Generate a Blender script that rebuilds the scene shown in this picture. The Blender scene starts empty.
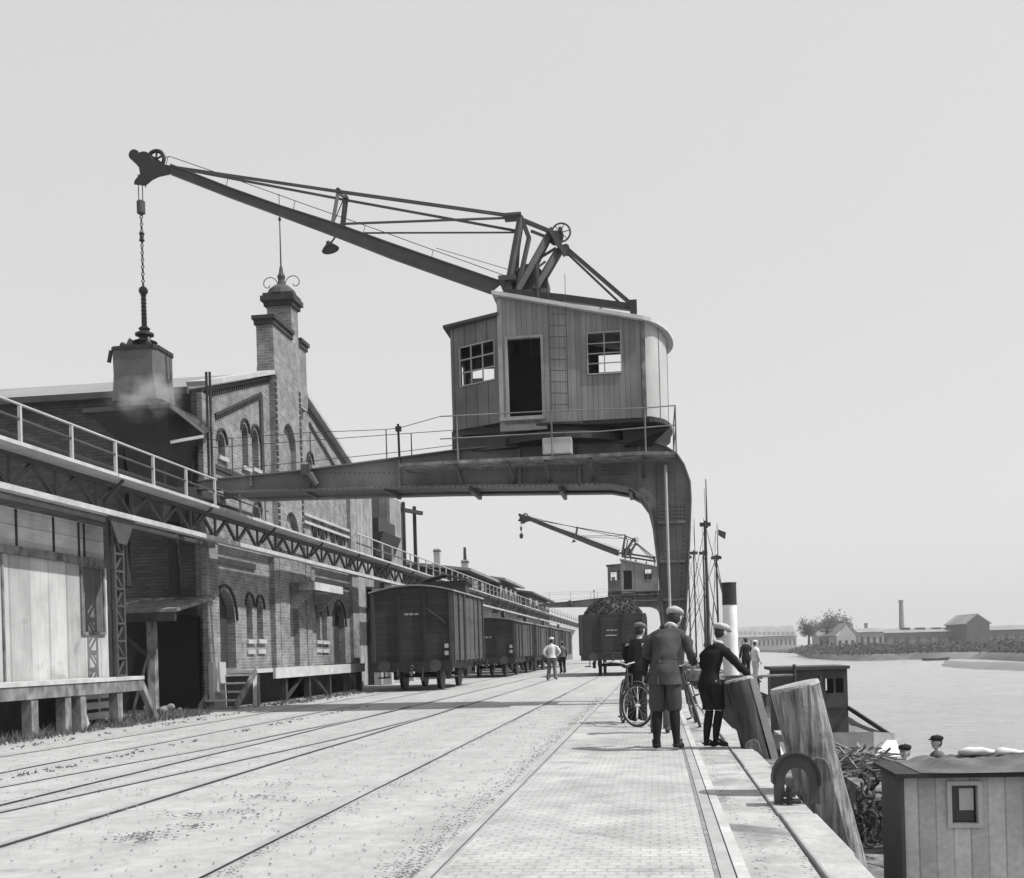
import bpy, bmesh, math, random
from math import sin, cos, pi, radians, atan, sqrt, atan2
from mathutils import Vector, Matrix, noise
from mathutils.geometry import tessellate_polygon
random.seed(7)
SC = bpy.context.scene
COL = SC.collection
# ------------------------------------------------------------------ view geometry
FPX = 1100.0; CU, CV = 512.0, 652.0; CAMH = 1.2
PSI = atan(144.0/FPX); RHO = 0.028
def ab(u, v):
    p = (u-CU)/FPX; q = (CV-v)/FPX
    return p*cos(RHO)+q*sin(RHO), -p*sin(RHO)+q*cos(RHO)
def atD(u, v, d):
    a, b = ab(u, v)
    return Vector((a*d*cos(PSI)-d*sin(PSI), a*d*sin(PSI)+d*cos(PSI), CAMH+b*d))
def atY(u, v, Y):
    a, b = ab(u, v); return atD(u, v, Y/(a*sin(PSI)+cos(PSI)))
def atX(u, v, X):
    a, b = ab(u, v); return atD(u, v, X/(a*cos(PSI)-sin(PSI)))
def atZ(u, v, z=0.0):
    a, b = ab(u, v); return atD(u, v, (z-CAMH)/b)
# ------------------------------------------------------------------ mesh builder
class MB:
    def __init__(s): s.v = []; s.f = []; s.m = []; s.cm = 0
    def mi(s, i): s.cm = i; return s
    def add(s, vs, fs):
        o = len(s.v); s.v += [tuple(x) for x in vs]
        for f in fs: s.f.append([i+o for i in f]); s.m.append(s.cm)
        return s
    def box(s, a, b):
        x0, y0, z0 = [min(a[i], b[i]) for i in range(3)]; x1, y1, z1 = [max(a[i], b[i]) for i in range(3)]
        return s.add([(x0,y0,z0),(x1,y0,z0),(x1,y1,z0),(x0,y1,z0),(x0,y0,z1),(x1,y0,z1),(x1,y1,z1),(x0,y1,z1)],
            [(3,2,1,0),(4,5,6,7),(0,1,5,4),(1,2,6,5),(2,3,7,6),(3,0,4,7)])
    def beam(s, p, q, w, h, up=(0,0,1)):
        p = Vector(p); q = Vector(q); t = (q-p)
        if t.length < 1e-6: return s
        t.normalize(); up = Vector(up)
        if abs(t.dot(up)) > .98: up = Vector((1,0,0))
        sd = t.cross(up).normalized(); u2 = sd.cross(t).normalized()
        vs = []
        for c in (p, q):
            for a, b in ((-1,-1),(1,-1),(1,1),(-1,1)): vs.append(c+sd*(a*w/2)+u2*(b*h/2))
        return s.add(vs, [(0,1,2,3),(7,6,5,4),(0,4,5,1),(1,5,6,2),(2,6,7,3),(3,7,4,0)])
    def tube(s, p, q, r, r2=None, n=8, caps=True):
        p = Vector(p); q = Vector(q); r2 = r if r2 is None else r2
        t = (q-p)
        if t.length < 1e-6: return s
        t.normalize(); a = t.orthogonal().normalized(); b = t.cross(a)
        vs = [p+(a*cos(2*pi*i/n)+b*sin(2*pi*i/n))*r for i in range(n)]+[q+(a*cos(2*pi*i/n)+b*sin(2*pi*i/n))*r2 for i in range(n)]
        fs = [(i,(i+1)%n,n+(i+1)%n,n+i) for i in range(n)]
        if caps: fs += [tuple(range(n))[::-1], tuple(range(n,2*n))]
        return s.add(vs, fs)
    def path(s, pts, r, n=6):
        for i in range(len(pts)-1): s.tube(pts[i], pts[i+1], r, n=n)
        return s
    def torus(s, c, ax, R, r, n=24, m=6, a0=0, a1=2*pi):
        c = Vector(c); ax = Vector(ax).normalized(); a = ax.orthogonal().normalized(); b = ax.cross(a)
        full = abs(a1-a0-2*pi) < 1e-4; k = n if full else n+1; vs = []
        for i in range(k):
            t = a0+(a1-a0)*i/n; d = a*cos(t)+b*sin(t)
            for j in range(m):
                q = 2*pi*j/m; vs.append(c+d*(R+r*cos(q))+ax*(r*sin(q)))
        fs = []
        for i in range(n):
            i2 = (i+1) % k
            for j in range(m): fs.append((i*m+j, i2*m+j, i2*m+(j+1)%m, i*m+(j+1)%m))
        return s.add(vs, fs)
    def disc(s, c, ax, R, t, n=20):
        ax = Vector(ax).normalized(); c = Vector(c); return s.tube(c-ax*t/2, c+ax*t/2, R, n=n)
    def prism(s, pts, off):
        n = len(pts); off = Vector(off); P = [Vector(p) for p in pts]
        vs = P+[p+off for p in P]
        tri = tessellate_polygon([P])
        fs = [tuple(t) for t in tri]+[tuple(n+i for i in t[::-1]) for t in tri]
        fs += [(i,(i+1)%n,n+(i+1)%n,n+i) for i in range(n)]
        return s.add(vs, fs)
    def lathe(s, c, prof, n=16, ax=(0,0,1)):
        c = Vector(c); ax = Vector(ax).normalized(); a = ax.orthogonal().normalized(); b = ax.cross(a); vs = []
        for r, z in prof:
            for i in range(n): vs.append(c+ax*z+(a*cos(2*pi*i/n)+b*sin(2*pi*i/n))*max(r,1e-4))
        fs = []
        for k in range(len(prof)-1):
            for i in range(n): fs.append((k*n+i, k*n+(i+1)%n, (k+1)*n+(i+1)%n, (k+1)*n+i))
        fs.append(tuple(range(n))[::-1]); fs.append(tuple((len(prof)-1)*n+i for i in range(n)))
        return s.add(vs, fs)
    def ell(s, c, r, n=12, m=8, M=None):
        c = Vector(c); prof = []
        vs = []; 
        for k in range(m+1):
            t = -pi/2+pi*k/m
            for i in range(n):
                p = Vector((r[0]*max(cos(t),.001)*cos(2*pi*i/n), r[1]*max(cos(t),.001)*sin(2*pi*i/n), r[2]*sin(t)))
                if M: p = M @ p
                vs.append(c+p)
        fs = []
        for k in range(m):
            for i in range(n): fs.append((k*n+i, k*n+(i+1)%n, (k+1)*n+(i+1)%n, (k+1)*n+i))
        return s.add(vs, fs)
    def holes(s, outer, holes, fn, depth):
        """flat wall with real openings; outer/holes in (a,b); fn(a,b,t)->xyz, t = distance behind the face"""
        loops = [outer]+holes; flat = [p for l in loops for p in l]
        tri = tessellate_polygon([[Vector((a,b,0)) for a,b in l] for l in loops])
        s.add([fn(a,b,0) for a,b in flat], [tuple(t) for t in tri])
        for l in loops:
            n = len(l)
            s.add([fn(a,b,0) for a,b in l]+[fn(a,b,depth) for a,b in l], [(i,(i+1)%n,n+(i+1)%n,n+i) for i in range(n)])
        return s
    def build(s, name, mats, parent=None, smooth=False, solid=None, bevel=None, tf=None):
        me = bpy.data.meshes.new(name)
        off = Vector((0,0,0))
        if parent is not None: off = worldloc(parent)
        vs = [Vector(v) for v in s.v]
        if tf is not None: vs = [tf @ v for v in vs]
        me.from_pydata([v-off for v in vs], [], s.f)
        if not isinstance(mats, (list, tuple)): mats = [mats]
        for m in mats: me.materials.append(m)
        me.polygons.foreach_set('material_index', s.m)
        bm = bmesh.new(); bm.from_mesh(me); bmesh.ops.recalc_face_normals(bm, faces=bm.faces); bm.to_mesh(me); bm.free()
        if smooth:
            me.polygons.foreach_set('use_smooth', [True]*len(me.polygons))
        o = bpy.data.objects.new(name, me); COL.objects.link(o)
        if parent is not None: o.parent = parent
        if bevel:
            b = o.modifiers.new('bevel','BEVEL'); b.width = bevel; b.segments = 2; b.limit_method = 'ANGLE'; b.angle_limit = radians(40)
        return o
def frame(b, x0, x1, z0, z1, w, y0, y1):
    b.box((x0-w,y0,z0-w),(x0,y1,z1+w)); b.box((x1,y0,z0-w),(x1+w,y1,z1+w)); b.box((x0+.0005,y0,z1),(x1-.0005,y1,z1+w)); b.box((x0+.0005,y0,z0-w),(x1-.0005,y1,z0)); return b
def worldloc(o):
    l = Vector((0,0,0))
    while o is not None: l += Vector(o.location); o = o.parent
    return l
def tag(o, label, cat=None, group=None, kind=None):
    if label: o['label'] = label
    if cat: o['category'] = cat
    if group: o['group'] = group
    if kind: o['kind'] = kind
    return o
def thing(name, label, cat, loc=(0,0,0), group=None):
    o = bpy.data.objects.new(name, None); COL.objects.link(o); o.location = loc; o.empty_display_size = .2
    return tag(o, label, cat, group)
def kids(o): return [c for c in bpy.data.objects if c.parent == o]
def copy_tree(o, parent=None, skip=()):
    c = o.copy(); COL.objects.link(c); c.parent = parent
    for ch in kids(o):
        if ch.name.split('.')[0] in skip: continue
        copy_tree(ch, c, skip)
    return c
def retag(o, label): o['label'] = label; return o
# ------------------------------------------------------------------ materials (all grey: the photograph is black and white)
MATS = {}
def mat(name, val, rough=.8, var=.25, sc=3.0, grime=.25, bump=.2, bscale=25., planks=None, pw=.15, seam=.45, brick=None, grain=None, metal=0., spec=.3, stains=None):
    m = bpy.data.materials.new(name); m.use_nodes = True; nt = m.node_tree; N = nt.nodes; L = nt.links
    bs = N['Principled BSDF']; bs.inputs['Roughness'].default_value = rough; bs.inputs['Metallic'].default_value = metal
    bs.inputs['Specular IOR Level'].default_value = spec
    tc = N.new('ShaderNodeTexCoord')
    def math_(op, a, b=None, clamp=False):
        n = N.new('ShaderNodeMath'); n.operation = op; n.use_clamp = clamp
        for i, x in enumerate((a, b)):
            if x is None: continue
            if isinstance(x, (int, float)): n.inputs[i].default_value = x
            else: L.new(x, n.inputs[i])
        return n.outputs[0]
    def noise_(scale, detail=5, vec=None, dist=0.):
        n = N.new('ShaderNodeTexNoise'); n.inputs['Scale'].default_value = scale; n.inputs['Detail'].default_value = detail
        n.inputs['Distortion'].default_value = dist
        L.new(vec if vec is not None else tc.outputs['Object'], n.inputs['Vector']); return n.outputs['Fac']
    n1 = noise_(sc); n2 = noise_(sc*.23+.05, 3); n3 = noise_(bscale, 4)
    # value = val * (1 + var*(n1-.5)*2) * (1 + grime*(n2-.5)*2)
    f1 = math_('MULTIPLY_ADD', n1, 2*var*1.6); N[-1].inputs[2].default_value = 1-var*1.6
    f2 = math_('MULTIPLY_ADD', n2, 2*grime*1.6); N[-1].inputs[2].default_value = 1-grime*1.6
    value = math_('MULTIPLY', math_('MULTIPLY', f1, f2), val)
    fine = math_('MULTIPLY_ADD', n3, .3); N[-1].inputs[2].default_value = .85
    value = math_('MULTIPLY', value, fine)
    height = n3
    sep = N.new('ShaderNodeSeparateXYZ'); L.new(tc.outputs['Object'], sep.inputs[0])
    if planks:
        if planks == 'v': c = math_('ADD', sep.outputs[0], sep.outputs[1])
        elif planks == 'h': c = sep.outputs[2]
        elif planks == 'x': c = sep.outputs[0]
        else: c = sep.outputs[1]
        q = math_('DIVIDE', c, pw); fr = math_('FRACT', q); idx = math_('FLOOR', q)
        wn = N.new('ShaderNodeTexWhiteNoise'); wn.noise_dimensions = '1D'; L.new(idx, wn.inputs['W'])
        pv = math_('MULTIPLY_ADD', wn.outputs['Value'], .3); N[-2 if False else -1].inputs[2].default_value = .85
        value = math_('MULTIPLY', value, pv)
        e = math_('MULTIPLY', math_('LESS_THAN', fr, .10), seam)
        value = math_('MULTIPLY', value, math_('SUBTRACT', 1.0, e))
        # grain: noise stretched along the plank
        mp = N.new('ShaderNodeMapping'); L.new(tc.outputs['Object'], mp.inputs[0])
        mp.inputs['Scale'].default_value = (14,14,.8) if planks in ('v',) else ((1,1,16) if planks == 'h' else ((14,.8,14) if planks == 'x' else (.8,14,14)))
        g = noise_(1.6, 4, mp.outputs[0]); gv = math_('MULTIPLY_ADD', g, .5); N[-1].inputs[2].default_value = .75
        value = math_('MULTIPLY', value, gv)
        height = math_('SUBTRACT', math_('MULTIPLY', height, .3), math_('LESS_THAN', fr, .10))
    if brick:
        bw, bh, mort = brick
        cx = N.new('ShaderNodeCombineXYZ'); L.new(math_('ADD', sep.outputs[0], sep.outputs[1]), cx.inputs[0]); L.new(sep.outputs[2], cx.inputs[1])
        if name.startswith('sett'): L.new(sep.outputs[0], cx.inputs[0]); L.new(sep.outputs[1], cx.inputs[1])
        bt = N.new('ShaderNodeTexBrick'); bt.inputs['Scale'].default_value = 1.0
        bt.inputs['Brick Width'].default_value = bw; bt.inputs['Row Height'].default_value = bh; bt.inputs['Mortar Size'].default_value = bh*.11
        cv = .05 if name.startswith('sett') else .22; bt.inputs['Color1'].default_value = (1-cv,)*3+(1,); bt.inputs['Color2'].default_value = (1+cv,)*3+(1,); bt.inputs['Mortar'].default_value = (mort,mort,mort,1)
        bt.inputs['Mortar Smooth'].default_value = .2
        wob = N.new('ShaderNodeVectorMath'); wob.operation = 'ADD'; L.new(cx.outputs[0], wob.inputs[0])
        nn = N.new('ShaderNodeTexNoise'); nn.inputs['Scale'].default_value = 6; L.new(tc.outputs['Object'], nn.inputs['Vector'])
        sm = N.new('ShaderNodeVectorMath'); sm.operation = 'SCALE'; L.new(nn.outputs['Color'], sm.inputs[0]); sm.inputs['Scale'].default_value = bh*.35
        L.new(sm.outputs[0], wob.inputs[1]); L.new(wob.outputs[0], bt.inputs['Vector'])
        rb = N.new('ShaderNodeRGBToBW'); L.new(bt.outputs['Color'], rb.inputs[0])
        value = math_('MULTIPLY', value, rb.outputs[0])
        height = math_('SUBTRACT', math_('MULTIPLY', height, .4), bt.outputs['Fac'])
    if grain:
        mp = N.new('ShaderNodeMapping'); L.new(tc.outputs['Object'], mp.inputs[0]); mp.inputs['Scale'].default_value = grain[:3]; gs = grain[3] if len(grain) > 3 else 1.3
        g = noise_(1.0, 6, mp.outputs[0], .4); gv = math_('MULTIPLY_ADD', g, 2*gs); N[-1].inputs[2].default_value = .95-gs
        gv = math_('MAXIMUM', gv, .12); value = math_('MULTIPLY', value, gv); height = math_('ADD', math_('MULTIPLY', g, min(gs,1)), math_('MULTIPLY', height, .3))
    if stains:
        ns = noise_(stains[0], 6, None, .6); st = math_('MULTIPLY', math_('SUBTRACT', ns, stains[1]), 8.0, True)
        value = math_('MULTIPLY', value, math_('SUBTRACT', 1.0, math_('MULTIPLY', st, stains[2])))
    cb = N.new('ShaderNodeCombineColor')
    for i in range(3): L.new(value, cb.inputs[i])
    L.new(cb.outputs[0], bs.inputs['Base Color'])
    if bump:
        b = N.new('ShaderNodeBump'); b.inputs['Strength'].default_value = bump; b.inputs['Distance'].default_value = .02
        L.new(height, b.inputs['Height']); L.new(b.outputs[0], bs.inputs['Normal'])
    MATS[name] = m; return m
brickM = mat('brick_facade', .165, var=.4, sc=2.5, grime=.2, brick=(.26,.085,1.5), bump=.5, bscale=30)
brickS = mat('brick_side_shaded', .075, var=.3, sc=2.5, grime=.25, brick=(.26,.085,.6), bump=.5, bscale=30)  # facade brick darkened: the side wall's shade is put into its colour
brickD = mat('brick_dark_trim', .035, var=.3, sc=6, grime=.2, brick=(.13,.085,1.3), bump=.4)
stoneM = mat('stone_pale', .34, var=.15, sc=4, grime=.2)
plasterM = mat('plaster_white', .38, var=.10, sc=1.2, grime=.15, bump=.1, stains=(1.3,.62,.2))
woodL = mat('wood_weathered', .32, planks='v', pw=.18, seam=.5)
woodH = mat('wood_boards_level', .28, planks='h', pw=.17, seam=.5)
woodP = mat('wood_plain', .15, var=.3, sc=5, grime=.2, bump=.4, grain=(5,5,3))
woodW = mat('wood_pale', .38, var=.2, sc=5, grime=.2, bump=.3)
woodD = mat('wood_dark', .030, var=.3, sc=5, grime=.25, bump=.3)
wagonM = mat('wagon_boards_shaded', .036, planks='h', pw=.19, seam=.5, var=.25, sc=1.5)  # darker copy of the boards, shade of the end walls in the colour
wagonV = mat('wagon_boards_sunlit', .060, planks='h', pw=.19, seam=.4, var=.25, sc=1.5)  # same boards painted lighter for the sunlit sides
cabM = mat('cabin_boards', .175, planks='v', pw=.115, seam=.45, var=.25, sc=1.5, grime=.3)
steelM = mat('crane_steel', .125, rough=.6, var=.25, sc=2, grime=.35, bump=.1, spec=.35, grain=(2.5,2.5,.5,.45))
steelD = mat('steel_dark', .018, rough=.5, var=.3, sc=5, grime=.2, bump=.15, spec=.4)
steelMid = mat('steel_mid', .050, rough=.5, var=.3, sc=4, grime=.2, bump=.1, spec=.4)
railG = mat('railing_grey', .15, var=.2)
steelL = mat('steel_pale', .36, rough=.6, var=.12, sc=2, grime=.15, bump=.05)
railS = mat('rail_head_steel', .31, rough=.5, var=.2, sc=4, grime=.2, bump=.05)
roofM = mat('roof_felt', .20, var=.15, sc=1.0, grime=.2, bump=.15)
roofD = mat('roof_dark', .06, var=.25, sc=1.5, grime=.2, bump=.15)
blackM = mat('interior_shade', .012, var=.1, bump=0)  # near black, paints the shade inside rooms and openings
trimM = mat('door_trim_paint', .26, var=.2, sc=4, grime=.2)
glassM = mat('window_glass', .02, rough=.08, var=.2, bump=0, spec=.7)
frameM = mat('window_frame_paint', .45, var=.1, bump=.05)
coalM = mat('coal', .018, rough=.6, var=.4, sc=9, bump=.8, bscale=14)
ropeM = mat('rope', .06, var=.2, bump=.1)
pileM = mat('pile_timber', .17, var=.4, sc=5, grime=.4, bump=1.0, grain=(26,26,1.1,1.9), stains=(4,.58,.5))
pileD = mat('pile_timber_dark', .045, var=.35, sc=3, grime=.35, bump=.9, grain=(14,14,.9))
dirtM = mat('dirt', .16, var=.4, sc=12, grime=.3, bump=.6, bscale=40)
grooveM = mat('groove_dirt', .19, var=.4, sc=10)
weedM = mat('weed', .12, var=.4, sc=8, bump=0)
leafM = mat('far_foliage', .06, var=.4, sc=.3, bump=0)
bankM = mat('bank_grass', .12, var=.4, sc=.08, grime=.4, bump=.2, stains=(.05,.55,.5))
scrubM = mat('bank_scrub', .035, var=.4, sc=.15, grime=.3, bump=0)
sandM = mat('sand', .16, var=.2, sc=.2, grime=.2, bump=.2)
hullD = mat('hull_black', .05, rough=.5, var=.3, sc=3)
hullW = mat('hull_white', .66, rough=.6, var=.1, sc=3)
tarpM = mat('tarpaulin', .10, var=.4, sc=5, grime=.3, bump=.4, bscale=9)
skinM = mat('skin', .38, var=.05, bump=0, grime=.05)
clothD = mat('cloth_dark', .022, var=.3, sc=7, bump=.4, bscale=16, rough=.95, spec=.1)
clothN = mat('cloth_navy', .016, var=.15, sc=9, bump=.1, rough=.95, spec=.1)
clothG = mat('cloth_grey', .060, var=.3, sc=7, bump=.5, bscale=16, rough=.95, spec=.1)
clothM = mat('cloth_mid', .11, var=.15, sc=9, bump=.15, rough=.95, spec=.1)
clothW = mat('cloth_white', .50, var=.06, sc=6, bump=.05, grime=.05, rough=.95)
clothC = mat('cap_tweed', .14, var=.2, sc=20, bump=.1, rough=.95)
rubberM = mat('tyre_rubber', .04, var=.1, bump=0)
hairM = mat('hair_dark', .03, var=.2, bump=0)
settM = mat('sett_paving', .345, var=.22, sc=2.4, grime=.2, brick=(.115,.085,.84), bump=.7, bscale=30, stains=(2.6,.58,.25))
groundM = mat('ground_dust', .335, var=.16, sc=7, grime=.14, bump=.9, bscale=42, stains=(3.2,.60,.22), grain=(1.6,.16,1,.20))
copingM = mat('coping_stone', .33, var=.22, sc=5, grime=.25, bump=.5, stains=(3,.6,.3))
quayM = mat('quay_masonry', .16, var=.3, sc=2, brick=(.9,.4,.6), bump=.5)
HAZE=0.00038; SUN_AZ=10; SUN_E=4.2; SKY_A=.35; SKY_B=4.5; EXPO=0.42
WATER = -2.8
# ------------------------------------------------------------------ setting
def strip(x0, x1, y0, y1, z, name, m, ny=1, jit=0):
    b = MB(); n = ny
    vs = []; 
    for i in range(n+1):
        y = y0+(y1-y0)*i/n
        vs += [(x0+random.uniform(-jit,jit), y, z), (x1+random.uniform(-jit,jit), y, z)]
    b.add(vs, [(2*i, 2*i+1, 2*i+3, 2*i+2) for i in range(n)])
    return b
QX = .82    # inner edge of the coping
# ground: one sheet with a gentle unevenness near the camera
g = MB()
xs = [-900,-300,-120,-60,-30,-20]+[-16+.6*i for i in range(28)]+[QX]
ys = [-30,-10]+[-2+.8*i for i in range(60)]+[50,60,80,120,200,400,900,2500]
def gz(x, y):
    return 0 if (y > 46 or x < -16) else .014*noise.noise(Vector((x*.55, y*.35, 0)))-.014
nx = len(xs)
g.add([(x,y,gz(x,y)) for y in ys for x in xs], [(j*nx+i, j*nx+i+1, (j+1)*nx+i+1, (j+1)*nx+i) for j in range(len(ys)-1) for i in range(nx-1)])
tag(g.build('ground', groundM, smooth=True), None, kind='structure')
# sett paving between the rails on the quay side
b = strip(-1.2, .27, -30, 400, .004, '', settM); tag(b.build('sett_paving', settM), None, kind='structure')
b = strip(.42, QX-.02, -30, 400, .005, '', dirtM)
quayPathM = mat('quay_path_dust', .31, var=.3, sc=3, grime=.25, bump=.6, bscale=14, stains=(1.6,.52,.5))
tag(b.build('quay_path', quayPathM), None, kind='structure')
# coping stones along the quay edge + wall
b = MB(); y = -28.0
while y < 300:
    l = random.uniform(1.3,1.9); b.box((QX+random.uniform(-.01,.01), y, -.25), (1.07+random.uniform(-.015,.015), y+l-.02, .02+random.uniform(-.008,.008))); y += l
tag(b.build('quay_coping', copingM, bevel=.015), None, kind='structure')
b = MB(); b.box((QX-.6,-30,-6),(1.03,2500,-.26)); tag(b.build('quay_wall', quayM), None, kind='structure')
# water
waterM = bpy.data.materials.new('river_water'); waterM.use_nodes = True
nt = waterM.node_tree; bs = nt.nodes['Principled BSDF']; bs.inputs['Base Color'].default_value = (.34,.34,.34,1); bs.inputs['Roughness'].default_value = .25
bs.inputs['Specular IOR Level'].default_value = .6
tc = nt.nodes.new('ShaderNodeTexCoord'); mp = nt.nodes.new('ShaderNodeMapping'); mp.inputs['Scale'].default_value = (.8,1.7,1)
nz = nt.nodes.new('ShaderNodeTexNoise'); nz.inputs['Scale'].default_value = 1.1; nz.inputs['Detail'].default_value = 9; nz.inputs['Roughness'].default_value = .62
nz2 = nt.nodes.new('ShaderNodeTexNoise'); nz2.inputs['Scale'].default_value = .12; nz2.inputs['Detail'].default_value = 3
ad = nt.nodes.new('ShaderNodeMath'); ad.operation = 'MULTIPLY_ADD'; ad.inputs[1].default_value = 3.0
bp = nt.nodes.new('ShaderNodeBump'); bp.inputs['Strength'].default_value = 1.0; bp.inputs['Distance'].default_value = .8
nt.links.new(tc.outputs['Object'], mp.inputs[0]); nt.links.new(mp.outputs[0], nz.inputs['Vector']); nt.links.new(mp.outputs[0], nz2.inputs['Vector'])
nt.links.new(nz2.outputs['Fac'], ad.inputs[0]); nt.links.new(nz.outputs['Fac'], ad.inputs[2])
nt.links.new(ad.outputs[0], bp.inputs['Height']); nt.links.new(bp.outputs[0], bs.inputs['Normal'])
b = strip(1.03, 3000, -60, 3000, WATER, '', waterM); tag(b.build('river_water', waterM), None, kind='structure')
# far bank: outline from the picture's shoreline at the water level
shore = [atZ(u,v,WATER) for u,v in [(741,651.3),(770,652.3),(797,653.5),(803,656.5),(812,658.6),(835,660.4),(858,661.0),(880,660.9),(902,659.6),(930,659.9),(960,659.2),(985,659.6),(1060,664),(1300,680)]]
def bank(name, pts, m, rise, inland, depth=60):
    b = MB(); n = len(pts); vs = []
    for p in pts: vs.append((p.x,p.y,WATER-.1))
    for p in pts:
        d = Vector((p.x,p.y,0)); q = d*(1+inland/d.length); vs.append((q.x,q.y,rise))
    for p in pts:
        d = Vector((p.x,p.y,0)); q = d*(1+depth/d.length); vs.append((q.x,q.y,rise+.2))
    b.add(vs, [(k*n+i,k*n+i+1,(k+1)*n+i+1,(k+1)*n+i) for k in range(2) for i in range(n-1)])
    return b.build(name, m, smooth=True)
tag(bank('far_bank', shore, bankM, -1.5, 6, 2500), None, kind='structure')
sp = [atZ(u,v,WATER) for u,v in [(944,666.5),(955,668.2),(975,669.5),(1000,670.5),(1060,673)]]
tag(bank('mud_bank', sp, sandM, WATER+.45, 7, 20), None, kind='structure')
# ------------------------------------------------------------------ rail tracks
def track(x0, x1, label, name='rail_track', y0=-20, y1=220, pts=None, g='embedded rail tracks'):
    t = thing(name, label, 'rail track', ((x0+x1)/2, 10, 0), g)
    for x in (x0, x1):
        P = [(x,y0),(x,y1)] if pts is None else [(x+dx,y) for dx,y in pts]
        a = MB(); c = MB()
        for i in range(len(P)-1):
            (xa,ya),(xb,yb) = P[i],P[i+1]
            a.add([(xa-.028,ya,.006),(xa+.035,ya,.006),(xb+.035,yb,.006),(xb-.028,yb,.006)],[(0,1,2,3)])
            c.add([(xa+.037,ya,.008),(xa+.045,ya,.008),(xb+.045,yb,.008),(xb+.037,yb,.008)],[(0,1,2,3)])
        r = a.build('rail', railS, t); c.build('flange_groove', grooveM, r)
    return t
track(-2.57, -1.27, 'rail track nearest the quay edge, running under the coal wagon')
track(-5.70, -4.42, 'middle rail track crossing the bare road, joined by a turnout')
track(-8.70, -7.40, 'rail track beside the loading dock, under the row of dark covered wagons')
track(-5.7, -4.42, 'curving turnout rails that branch off the middle track towards the warehouse', 'turnout_rails', pts=[(-2.3,-3),(-1.6,3),(-.95,9),(-.45,14),(-.12,19),(.0,25)])
t = thing('crane_rail', 'single crane rail with a wooden edging along the quay coping', 'crane rail', (.35,10,0))
MB().box((.30,-20,-.05),(.375,300,.012)).build('rail', railS, t); MB().box((.385,-20,-.05),(.45,300,.010)).build('edging', woodW, t)
MB().box((.272,-20,-.05),(.298,300,.006)).build('groove', grooveM, t)
# ------------------------------------------------------------------ brick warehouse
FX = -11.2; BY0 = 26.6; BY1 = 40.1
def F(u, v, X=FX):
    p = atX(u, v, X); return p.y, p.z
def arch(u0, u1, vt, vb, X=FX, n=8, pointed=False):
    um = (u0+u1)/2
    ya = F(u0,(vt+vb)/2,X)[0]; yb = F(u1,(vt+vb)/2,X)[0]; zt = F(um,vt,X)[1]; zb = F(um,vb,X)[1]
    w = (yb-ya)/2; c = (ya+yb)/2; pts = [(yb,zb)]
    rise = w*1.15
    for i in range(n+1):
        t = pi*i/n; pts.append((c+w*cos(t), zt-rise+rise*sin(t)))
    pts.append((ya,zb)); return pts, (ya,yb,zt,zb)
wh = thing('brick_warehouse', 'brick warehouse with a stepped gable, arched windows and tall pinnacle beside the track', 'warehouse', (FX,33,0))
eL = 8.05; eR = 8.2; GC = 33.1; GT = 9.6; TY0, TY1 = 31.54, 34.7
def mapF(a, b, t): return (FX-t, a, b)
ops_up = [(218,225,434,456),(242,248,424,466),(252,258.5,430,468),(254,260,506,518),(307.5,312,456,468),(312.5,317.5,526,540),(320,325,528.5,541.5),(331,335.5,532.5,543.5),(338,343,535,546)]
ops_lo = [(246.5,252.5,598,639),(257,263,600,639),(315.5,320,609,640),(321.8,327,607,640.5)]
doors = [(214.5,235.5,590,668.5),(333.5,345,604,664)]
hol = []; panes = []
for o in ops_up+ops_lo: 
    h, bb = arch(*o); hol.append(h); panes.append((bb,'window'))
for o in doors:
    h, bb = arch(*o); hol.append(h); panes.append((bb,'door'))
for i in range(len(hol)): hol[i] = [(a, max(b, .93)) for a, b in hol[i]]
outer = [(BY0,0),(BY1,0),(BY1,eR),(TY1,GT),(TY0,GT),(BY0,eL)]
w = MB().holes(outer, hol, mapF, .3)
wall = w.build('facade', brickM, wh)
for bb,k in panes:
    ya,yb,zt,zb = bb; zb = max(zb,.93)
    if k == 'window':
        p = MB().box((FX-.27,ya-.03,zb-.03),(FX-.22,yb+.03,zt+.03)).build('window', glassM, wh)
        fr = MB(); c = (ya+yb)/2
        fr.box((FX-.219,c-.02,zb),(FX-.19,c+.02,zt))
        z = zb+.35
        while z < zt-.1: fr.box((FX-.218,ya,z-.015),(FX-.195,yb,z+.015)); z += .35
        fr.build('frame', woodD, p)
    else:
        p = MB().box((FX-.27,ya-.03,zb-.03),(FX-.22,yb+.03,zt+.03)).build('door', woodD, wh)
        MB().box((FX-.219,ya,zb),(FX-.20,ya+.12,zt-.5)).build('door_jamb', woodW, p)
# side wall, back and roof
RX = -44.0
def mapS(a, b, t): return (a, BY0+t, b)
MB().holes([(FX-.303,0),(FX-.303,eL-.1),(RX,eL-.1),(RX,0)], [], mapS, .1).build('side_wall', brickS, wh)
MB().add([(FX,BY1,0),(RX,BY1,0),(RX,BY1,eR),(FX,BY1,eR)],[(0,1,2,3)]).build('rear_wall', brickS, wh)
ro = MB()
for (ya,za,yb,zb) in ((BY0-.35,eL-.14,GC,GT+.40),(GC,GT+.40,BY1+.35,eR-.14)):
    ro.prism([(FX-.45,ya,za),(FX-.45,yb,zb),(FX-.45,yb,zb+.14),(FX-.45,ya,za+.14)],(RX-FX,0,0))
roof = ro.build('roof', roofM, wh)
MB().beam((FX-.2,BY0-.4,eL-.1),(RX,BY0-.4,eL-.1),.18,.16).build('gutter', steelMid, roof)
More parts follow.
